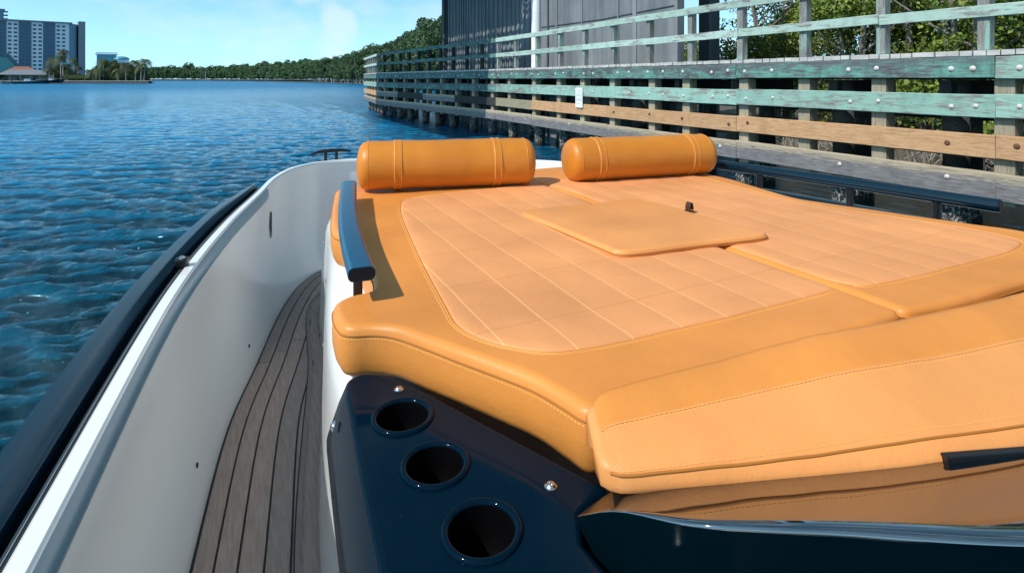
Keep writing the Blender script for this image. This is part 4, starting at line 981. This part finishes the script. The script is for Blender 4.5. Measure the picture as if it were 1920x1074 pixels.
# bank behind the walkway
gx = np.linspace(11.6, 60, 60); gy = np.linspace(-12, 34, 90); v = []; f = []
for j, y in enumerate(gy):
    for i, x in enumerate(gx):
        t = min(1, max(0, (x-13.3-.5*math.sin(y*.7))/1.6)); v.append((x, y, -.5+1.15*t*t*(3-2*t)+.25*noise.noise(Vector((x*.5, y*.5, 0)))*t))
for j in range(len(gy)-1):
    for i in range(len(gx)-1): a = j*len(gx)+i; f.append((a, a+1, a+len(gx)+1, a+len(gx)))
T(obj('river_bank', v, f, M_soil, smooth=True), kind='structure')
near_c = [crown_mesh('mangrove_crown', 6.6, 2.3, 26, 15000, .13, M_leafnear, .05, 11+i, .75) for i in range(3)]
near_t = [trunk_mesh('mangrove_trunk', 5.0, .10, 5+i, M_bark, 5, 1.2) for i in range(3)]
spots = [(14.6, 1.2, 1.05), (15.0, 4.0, 1.0), (14.3, 6.3, .92), (16.2, 7.9, 1.15), (15.2, 9.6, .80), (17.6, 11.6, .78), (17.6, 5.4, 1.25), (18.2, 2.0, 1.25), (19.5, 9.6, 1.15), (17.0, 13.6, 1.0), (17.9, 18.2, .55)]
lab = ['bushy sunlit mangrove tree behind the walkway at the far right edge', 'dense mangrove tree behind the walkway rails, second from the right edge', 'mangrove tree with yellow green leaves closest behind the middle of the rails', 'tall mangrove tree whose crown leaves the frame above the rails', 'darker mangrove beside the dark steel column', 'mangrove behind the dark one beside the steel column', 'tall mangrove standing deeper in the bank behind the front row', 'tallest back row mangrove towards the right edge', 'back row mangrove right of the steel column', 'mangrove right of the steel column with sky showing through its top', 'low mangrove seen in the gap between the pier and the steel column']
for i, ((x, y, s_), lb) in enumerate(zip(spots, lab)): tree('mangrove_tree', (x, y, .35), near_c[i % 3], near_t[i % 3], lb, sc=s_, rz=i*1.3, group='mangroves on the bank behind the walkway')
# dry brush on the bank
m = MB(); g = random.Random(9)
for i in range(520):
    p = Vector((g.uniform(13.2, 14.6), g.uniform(1.0, 11), g.uniform(.1, .5))); d_ = Vector((g.uniform(-1, 1), g.uniform(-1, 1), g.uniform(.1, 1.2))).normalized(); L = g.uniform(.25, .8)
    m.tube([p, p+d_*L*.5+Vector((0, 0, .05)), p+d_*L+Vector((g.uniform(-.1, .1), g.uniform(-.1, .1), -.05))], [.010, .007, .003], 4, False)
br_ = m.build('dry_brush', M_twig); T(br_, 'tangle of bare dry twigs on the bank under the mangroves', 'brush', kind='stuff')
# ---- far wooded shore
def pos(px, d, z=0.):
    r_ = (px-960)*d/1040; return Vector((r_*CS+d*SN, -r_*SN+d*CS, z))
shore = [(1500, 105), (1150, 112), (900, 118), (825, 123), (780, 140), (735, 163), (680, 215), (640, 255), (600, 300), (560, 355), (520, 415), (480, 475), (440, 520), (400, 555), (340, 590), (270, 610), (180, 640), (60, 680), (-100, 720)]
sp_ = [pos(px, d) for px, d in shore]; sp_ = catmull(sp_, 8.)
nn = normals2(sp_)
sgn = 1 if (nn[len(nn)//2].dot(Vector((SN, CS, 0)))) > 0 else -1
rows = []
for p, n_ in zip(sp_, nn):
    w = 1.2*noise.noise(p*.05); rows.append([p+n_*sgn*(-1+w)+Vector((0, 0, -.6)), p+n_*sgn*(.5+w)+Vector((0, 0, .12)), p+n_*sgn*12+Vector((0, 0, .9)), p+n_*sgn*160+Vector((0, 0, 1.5))])
v, f = loft(rows); T(obj('far_shore', v, f, plain('shore_mud', (.12, .10, .07), (.06, .06, .04), .95, .3), smooth=True), kind='structure')
far_c = [crown_mesh('tree_crown', 13.5, 4.6, 22, 5200, .62, M_leaffar, .12, 40+i, .8) for i in range(5)]
far_t = [trunk_mesh('tree_trunk', 10.5, .16, 60+i, M_palebark, 3, 1.4) for i in range(3)]
L = 0; last = None; idx = 0; cum = [0]
for a, b_ in zip(sp_, sp_[1:]): cum.append(cum[-1]+(b_-a).length)
def shore_at(s):
    for i in range(len(cum)-1):
        if cum[i+1] >= s: t = (s-cum[i])/(cum[i+1]-cum[i]); return sp_[i].lerp(sp_[i+1], t), nn[i]*sgn
    return sp_[-1], nn[-1]*sgn
s = 3.; cnt = 0; stuffv = []; g2 = random.Random(21)
def px_of(p):
    d = p.x*SN+p.y*CS; r_ = p.x*CS-p.y*SN; return 960+1040*r_/d, d
crown_np = []
for me in far_c:
    a = np.zeros(len(me.vertices)*3, np.float32); me.vertices.foreach_get('co', a); crown_np.append(a.reshape(-1, 3))
while s < cum[-1]-2:
    p, n_ = shore_at(s)
    for row, (off, hs_) in enumerate(((2.0, .84), (8.0, 1.0), (16, 1.1))):
        q_ = p+n_*(off+g2.uniform(-1.2, 1.2)); q_.z = .5; px, d = px_of(q_); sc = hs_*g2.uniform(.82, 1.12)
        sc *= 1+.26*min(1, max(0, (px-640)/170.))
        if row == 2 and g2.random() < .12: sc *= 1.18
        if px > 860 and cnt > 0 and px < 2600 and px > 905: continue
        if d < 330 and row < 3:
            side = 'waterside row' if row == 0 else ('second row' if row == 1 else 'back row')
            tree('broadleaf_tree', q_, far_c[g2.randrange(5)], far_t[g2.randrange(3)] , 'green broadleaf tree in the %s of the wooded far shore' % side, sc=(sc*g2.uniform(.85, 1.15), sc, sc), group='far shore trees, %s' % side); cnt += 1
        elif 230 < px < 600:
            A = crown_np[g2.randrange(5)]; A = A.reshape(-1, 4, 3)[::4].reshape(-1, 3).copy(); ctr = A.reshape(-1, 4, 3).mean(1, keepdims=True)
            A = (ctr+(A.reshape(-1, 4, 3)-ctr)*1.9).reshape(-1, 3); th = g2.uniform(0, 6.28); c_, s_ = math.cos(th), math.sin(th)
            A = A@np.array([[c_, s_, 0], [-s_, c_, 0], [0, 0, 1]])*sc+np.array(q_); stuffv.append(A)
    s += 4.6
A = np.concatenate(stuffv); me = mesh_np('distant_forest', A, np.arange(len(A)).reshape(-1, 4), [M_leaffar]); o = bpy.data.objects.new('distant_forest', me); COL.objects.link(o)
T(o, 'low dark green forest closing the far end of the channel', 'forest', kind='stuff')
print('individual far trees', cnt)
# ---- island point on the left
base = pos(190, 262)
isl = [pos(-260, 238), pos(279, 238), pos(281, 250), pos(283, 330), pos(-400, 620)]
V, F, pp = fill([(p.x, p.y) for p in resample(isl+[isl[0]], 60)[:-1]], 12)
T(obj('lawn_ground', [(x, y, 1.18) for x, y in V], F, M_lawn), kind='structure')
sw = empty('seawall', pos(100, 238)); T(sw, 'long dark seawall with a pale cap along the left point', 'wall')
edge = [pos(-260, 237.6), pos(279.5, 237.6), pos(281.5, 250), pos(283.5, 330)]
m = MB(); v, f = sweep(edge, [(-.4, -1), (-.4, .98), (.4, .98), (.4, -1)], True); m.add(v, f); m.build('wall_face', M_seawall, sw)
v, f = sweep(edge, [(-.55, .985), (-.55, 1.25), (.55, 1.25), (.55, .985)], True); obj('wall_cap', v, f, M_cap, sw)
faceR = lambda px: -az_of(px)           # local +y away from the camera
def local_box(parent, name, mat, boxes, **kw):
    m = MB()
    for c, d in boxes: m.box(c, d)
    return m.build(name, mat, parent, local=True, **kw)
# main tower
tw = empty('apartment_tower', pos(35, 420), faceR(35)); T(tw, 'broad white apartment tower with dark glass bands and a curved right end', 'building')
pxm = 420/1040; W0, W1 = -95*pxm, 74*pxm; H = 2.1+108*pxm
local_box(tw, 'wall', M_tower, [(((W0+W1)/2, 9, H/2), (W1-W0, 18, H))])
local_box(tw, 'roof_slab', M_pylon, [(((W0+W1)/2+.5, 8.2, H+.45), (W1-W0+3, 20.5, .9))])
v, f = loft([[(W1+6.0*math.sin(R(a)), 9-9.2*math.cos(R(a)), z) for a in range(0, 100, 10)] for z in (0, H-.05)]); obj('curved_end', v, f, M_curve, tw, local=True, smooth=True)
local_box(tw, 'pylon', M_pylon, [((W1+8.2, 8, (H+2.4)/2), (4.4, 12, H+2.4))])
bands = [(-1, 18), (35, 53), (70, 88)]
for a, b_ in [(-40, -16)]+bands:
    x0, x1 = (a-35)*pxm, (b_-35)*pxm
    gl = local_box(tw, 'glass_band', M_towerg, [(((x0+x1)/2, -.1, H/2), (x1-x0, .5, H-.6))])
    local_box(gl, 'balcony_edge', M_curve, [(((x0+x1)/2, -.5, 3.2*k_+2), (x1-x0-.3, .5, .22)) for k_ in range(14)]+[(((x0*.5+x1*.5), -.5, H/2), (.25, .4, H-2))])
wm = None
for c0 in (18, 53, 88):
    for row in range(13):
        for cpx in (c0+4.6, c0+12.6):
            if wm is None:
                o = local_box(tw, 'window', M_win, [((0, 0, 0), (1.9, .3, 1.35))]); wm = o.data
            else: o = bpy.data.objects.new('window', wm); COL.objects.link(o); o.parent = tw
            o.location = ((cpx-35)*pxm, -.04, H-2.6-row*3.05)
# rear tower
t2 = empty('rear_tower', pos(2, 560), faceR(2)); T(t2, 'blue grey high rise rising behind the broad tower at the top left corner', 'building')
H2 = 2.1+130*560/1040; local_box(t2, 'wall', M_curve, [((-6, 8, H2/2), (16, 16, H2))]); local_box(t2, 'roof', M_tower, [((-6, 8, H2+.3), (18, 18, .6))])
for k_ in range(8): local_box(t2, 'balcony', M_curve, [((3.2, 3, H2-2-3.6*k_), (4, 9, .9))])
# cyan glass building
cg = empty('glass_building', pos(-8, 330), faceR(-8)); T(cg, 'low cyan glass building with a stepped dark roof at the left edge', 'building')
def prism(pts, y0, y1): n = len(pts); v = [(x, y0, z) for x, z in pts]+[(x, y1, z) for x, z in pts]; f = [tuple(range(n)), tuple(range(2*n-1, n-1, -1))]+[(i, i+n, (i+1) % n+n, (i+1) % n) for i in range(n)]; return v, f
k3 = 330/1040; v, f = prism([(-12, 0), (12.0, 0), (12.0, 6), (5, 15), (-12, 17.5)], 0, 10); obj('glass_wall', v, f, M_cyan, cg, local=True)
v, f = prism([(-2, 16.9), (5, 14.9), (12.5, 6.2), (12.8, 7.0), (6, 17.0), (-2, 19.2)], -.5, 11); obj('roof', v, f, M_towerg, cg, local=True)
# red roofed house
def hip(x0, x1, y0, y1, z0, z1, rx, ov=.6):
    ym = (y0+y1)/2; v = [(x0-ov, y0-ov, z0), (x1+ov, y0-ov, z0), (x1+ov, y1+ov, z0), (x0-ov, y1+ov, z0), (x0+rx, ym, z1), (x1-rx, ym, z1)]
    return v, [(0, 1, 5, 4), (1, 2, 5), (2, 3, 4, 5), (3, 0, 4), (0, 3, 2, 1)]
rh = empty('red_roof_house', pos(60, 285, 1.2), faceR(60)); T(rh, 'house with terracotta hipped roofs behind the grey roofed boathouse', 'house')
local_box(rh, 'wall', M_housewall, [((-4, 5, 1.7), (16, 9, 3.4)), ((10, 6, 1.5), (14, 8, 3.0))])
v, f = hip(-12, 4, .5, 9.5, 3.4, 7.2, 5.5); obj('roof', v, f, M_redroof, rh, local=True)
v, f = hip(4.7, 18, 2, 10, 3.0, 5.6, 3.5, .5); obj('roof', v, f, M_redroof, rh, local=True)
bh = empty('boathouse', pos(46, 250, 1.2), faceR(46)); T(bh, 'open boathouse with a low grey hipped roof at the water', 'house')
local_box(bh, 'wall', M_housewall, [((0, 6.5, 1.3), (18, 5, 2.6))])
v, f = hip(-9.2, 9.2, 0, 9, 2.7, 5.0, 4.6, .7); obj('roof', v, f, M_greyroof, bh, local=True)
for x in (-8.5, -5, -1.5, 2, 5.2, 8.5): local_box(bh, 'post', M_housewall, [((x, .3, 1.35), (.3, .3, 2.7))])
for x in (-6.3, -2.2, 3.4): local_box(bh, 'door', M_win, [((x, 3.96, 1.1), (1.1, .1, 2.0))])
# small buildings behind the trees
sb = empty('flat_roof_building', pos(200, 400), faceR(200)); T(sb, 'small teal glass building with a flat white roof rising above the island trees', 'building')
k4 = 400/1040; hh = 2.1+45*k4
local_box(sb, 'wall', M_cyan, [((0, 5, hh/2), (30*k4, 9, hh))]); local_box(sb, 'roof', M_tower, [((0, 5, hh+.4), (34*k4, 10, .7))]); local_box(sb, 'parapet', M_curve, [((0, 4.5, hh+1.5), (33*k4, .3, .5))])
sd = empty('domed_building', pos(228, 400), faceR(228)); T(sd, 'pale building with a low round roof just right of the flat roofed one', 'building')
local_box(sd, 'wall', M_tower, [((0, 5, 8), (9, 8, 16))]); m = MB(); m.lathe([(5*math.cos(R(a)), 2.4*math.sin(R(a))) for a in range(0, 91, 15)], (0, 5, 16.02), 16); m.build('dome', M_cyan, sd, local=True, smooth=True)
# hedge
hd = crown_mesh('hedge', 2.4, 1.6, 8, 900, .5, M_leaffar, .0, 90); A = np.zeros(len(hd.vertices)*3, np.float32); hd.vertices.foreach_get('co', A); A = A.reshape(-1, 3); out = []
for k_, px in enumerate(np.arange(134, 276, 4.5)): out.append(A+np.array(pos(px, 246, 1.1)))
A2 = np.concatenate(out); me = mesh_np('hedge', A2, np.arange(len(A2)).reshape(-1, 4), [M_leaffar]); o = bpy.data.objects.new('hedge', me); COL.objects.link(o); T(o, 'long clipped hedge along the seawall lawn of the left point', 'hedge')
# palms
def palm_meshes(h, seed, nf=15, L=2.9, w=.42):
    g = random.Random(seed); m = MB(); lean = Vector((g.uniform(-.5, .5), g.uniform(-.3, .3), 0)); m.tube([Vector((0, 0, -.3)), lean*.4+Vector((0, 0, h*.5)), lean+Vector((0, 0, h))], [.26, .19, .15], 8)
    t = bpy.data.meshes.new('palm_trunk'); t.from_pydata([tuple(v) for v in m.v], [], m.f); t.materials.append(M_palebark)
    top = lean+Vector((0, 0, h)); v = []; f = []
    for k_ in range(nf):
        a = 6.283*k_/nf+g.uniform(-.2, .2); up_ = g.uniform(-.25, 1.0); d_ = Vector((math.cos(a), math.sin(a), 0)); prev = None; pts = []
        for j in range(8):
            u = j/7; pts.append(top+d_*(L*u*(1-.12*u))*math.cos(up_*.6)+Vector((0, 0, L*(up_*u*.9-1.05*u*u))))
        side = d_.cross(Vector((0, 0, 1)))
        for j in range(7):
            for q_ in range(3):
                u = (j+q_/3)/7; c = pts[j].lerp(pts[j+1], q_/3); ww = w*2.2*math.sin(math.pi*min(.98, u*.85+.12))
                for s_ in (-1, 1):
                    b0 = len(v); tip = c+side*s_*ww+(pts[j+1]-pts[j])*.9+Vector((0, 0, -ww*.55)); e = (pts[j+1]-pts[j])*.20
                    v += [c, c+e, tip+e*.3, tip]; f.append((b0, b0+1, b0+2, b0+3))
    c = bpy.data.meshes.new('palm_crown'); c.from_pydata([tuple(p) for p in v], [], f); c.materials.append(M_palm); return c, t
pl = [(92, 244, 5.5, 'short bushy palm in front of the apartment tower'), (101, 248, 9.8, 'palm left of the tallest palm, by the tower pylon'), (114, 246, 10.6, 'tall leaning palm just left of the tower pylon'), (118, 247, 13.2, 'tallest palm, in front of the tower pylon'), (128, 249, 4.6, 'low palm at the foot of the tall palm cluster'), (138, 270, 10.5, 'lone slender palm standing clear against the sky'), (146, 285, 7.2, 'thin small palm right of the lone slender palm'),
      (175, 243, 4.4, 'low palm at the left end of the island grove'), (187, 243, 4.7, 'second low palm from the left end of the island grove'), (194, 245, 9.2, 'palm with a straight pale trunk left of the middle of the grove'), (222, 243, 5.0, 'drooping low palm in the middle of the island grove'), (236, 243, 7.6, 'palm right of the middle of the island grove'), (254, 244, 8.6, 'palm beside the double trunked pair at the point'), (264, 243, 7.0, 'left palm of the pair with pale trunks at the point'), (270, 244, 9.2, 'rightmost palm on the point, above the seawall end')]
for i, (px, d, h, lb) in enumerate(pl):
    c, t = palm_meshes(h, i, 19, 3.5 if d < 260 else 2.6, .5); tree('palm_tree', pos(px, d, 1.15), c, t, lb, cat='palm tree', group='palms on the left point', sc=1., rz=i*.7)
isl_c = [crown_mesh('island_crown', 9, 4.2, 16, 4200, .55, M_palm, .05, 70+i, .85) for i in range(2)]
isl_t = trunk_mesh('island_trunk', 6, .2, 3, M_bark, 2, .8)
for i, (px, d, s_, lb) in enumerate([(170, 254, .62, 'round dark tree at the left end of the island grove'), (184, 256, .80, 'broad tree behind the two low palms'), (203, 258, 1.08, 'tallest round tree in the middle of the island grove'), (217, 256, 1.0, 'olive green tree right of the tallest round tree'), (234, 256, .86, 'dark tree behind the drooping palm'), (250, 256, .8, 'dark tree second from the point'), (264, 258, .72, 'small tree behind the pale palm trunks at the point'), (104, 254, .8, 'dense tree below the tall palm cluster'), (120, 256, .86, 'dense tree behind the tallest palm'), (133, 256, .5, 'low shrubby tree left of the lone palm'), (148, 258, .38, 'low bush left of the island grove'), (-2, 246, .5, 'small shrub at the left edge of the view')]):
    tree('island_tree', pos(px, d, 1.1), isl_c[i % 2], isl_t, lb, sc=s_, group='trees on the left point')
# boats
def small_boat(name, loc, rz, L, W, Hh, hull_m, deck_m, label, kind='hull', lift=0):
    r_ = empty(name, loc, rz); T(r_, label, 'boat'); rows = []
    for i in range(13):
        u = i/12; x = -L/2+L*u; w = W/2*(1-max(0, (u-.45)/.55)**2.2); sh = Hh*(.72+.42*u**1.6)
        rows.append([(x-.25*L*.0, -w, sh), (x-.04*L*u, -w*.86, sh*.45), (x-.08*L*u, -w*.3, 0), (x-.08*L*u, w*.3, 0), (x-.04*L*u, w*.86, sh*.45), (x, w, sh)])
    v, f = loft(rows); f.append(tuple(range(6))); obj('hull', v, f, hull_m, r_, local=True, smooth=True, angle=40)
    v = []; f = []
    for i in range(13):
        v += [rows[i][0], rows[i][5]]
    f = [(2*i, 2*i+2, 2*i+3, 2*i+1) for i in range(12)]; obj('deck', [(a, b_, c-.03) for a, b_, c in v], f, deck_m, r_, local=True)
    m = MB(); m.box((-L*.12, 0, Hh*1.1), (L*.16, W*.5, Hh*.7), 0, .1); m.build('console', deck_m, r_, local=True)
    m = MB(); m.box((-L*.08, 0, Hh*1.55), (.08, W*.5, Hh*.35)); m.build('windscreen', M_win, r_, local=True)
    m = MB(); m.tube([(L*.1, -W*.4, Hh*.95), (L*.1, -W*.4, Hh*1.25), (L*.44, -W*.12, Hh*1.45), (L*.44, W*.12, Hh*1.45), (L*.1, W*.4, Hh*1.25), (L*.1, W*.4, Hh*.95)], .05, 5); m.build('bow_rail', M_steel, r_, local=True)
    return r_
small_boat('moored_boat', pos(60, 232, -.1), faceR(60)+0, 12.5, 3.2, 1.45, M_dkblue, M_bwhite, 'long teal hulled motor boat with a white deck moored in front of the boathouse')
small_boat('moored_boat', pos(100, 231, .55), faceR(100), 7.4, 2.6, 1.15, plain('boat_black_hull', (.01, .012, .016), rough=.3), M_bwhite, 'dark hulled boat raised on a lift left of the seawall')
small_boat('moored_boat', pos(4, 232, -.1), faceR(4)+math.pi, 5.2, 2.0, .7, M_bwhite, M_bwhite, 'low white dinghy at the far left edge of the water')
bl = empty('boat_lift', pos(100, 231, 0), faceR(100)); T(bl, 'timber boat lift posts carrying the dark boat', 'boat lift')
for x in (-3, 2.4):
    for y in (-1.6, 1.6): local_box(bl, 'lift_post', M_seawall, [((x, y, .3), (.25, .25, 2.2))])
local_box(bl, 'cradle', M_seawall, [((-.3, 0, .42), (6.0, .3, .2)), ((-3, 0, .40), (.2, 3.2, .18)), ((2.4, 0, .40), (.2, 3.2, .18))])
dk = empty('timber_dock', pos(22, 232, 0), faceR(22)); T(dk, 'low dark dock with mooring posts beside the teal boat', 'dock')
local_box(dk, 'dock_deck', M_seawall, [((0, 2.5, .85), (6, 6, .3))])
for x in (-2.6, 0, 2.6): local_box(dk, 'dock_post', M_seawall, [((x, -.4, .5), (.25, .25, 2.2))])
sbt = empty('sail_boat', pos(385, 470, 0), faceR(385)); T(sbt, 'tiny white sail boat with a bare mast off the far forest', 'boat')
rows = []
for i in range(9): u = i/8; w = 1.3*(1-(2*abs(u-.4))**2*.7 if u < .9 else .12); rows.append([(-4+8*u, -w, 1.0), (-4+8*u, -w*.6, .0), (-4+8*u, w*.6, 0), (-4+8*u, w, 1.0)])
v, f = loft(rows, closed_cols=True); obj('hull', v, f, M_bwhite, sbt, local=True); m = MB(); m.tube([(0, 0, .8), (0, 0, 8.5)], .12, 6); m.build('mast', M_bwhite, sbt, local=True)
mk = empty('marker_pole', pos(287.5, 236, 0)); T(mk, 'thin dark marker pole in the water just off the seawall end', 'pole')
m = MB(); m.tube([(0, 0, -1), (0, 0, 1.5)], .09, 8); m.build('pole_shaft', M_seawall, mk, local=True); m = MB(); m.box((0, 0, 1.5), (.35, .06, .3)); m.build('pole_board', M_seawall, mk, local=True)
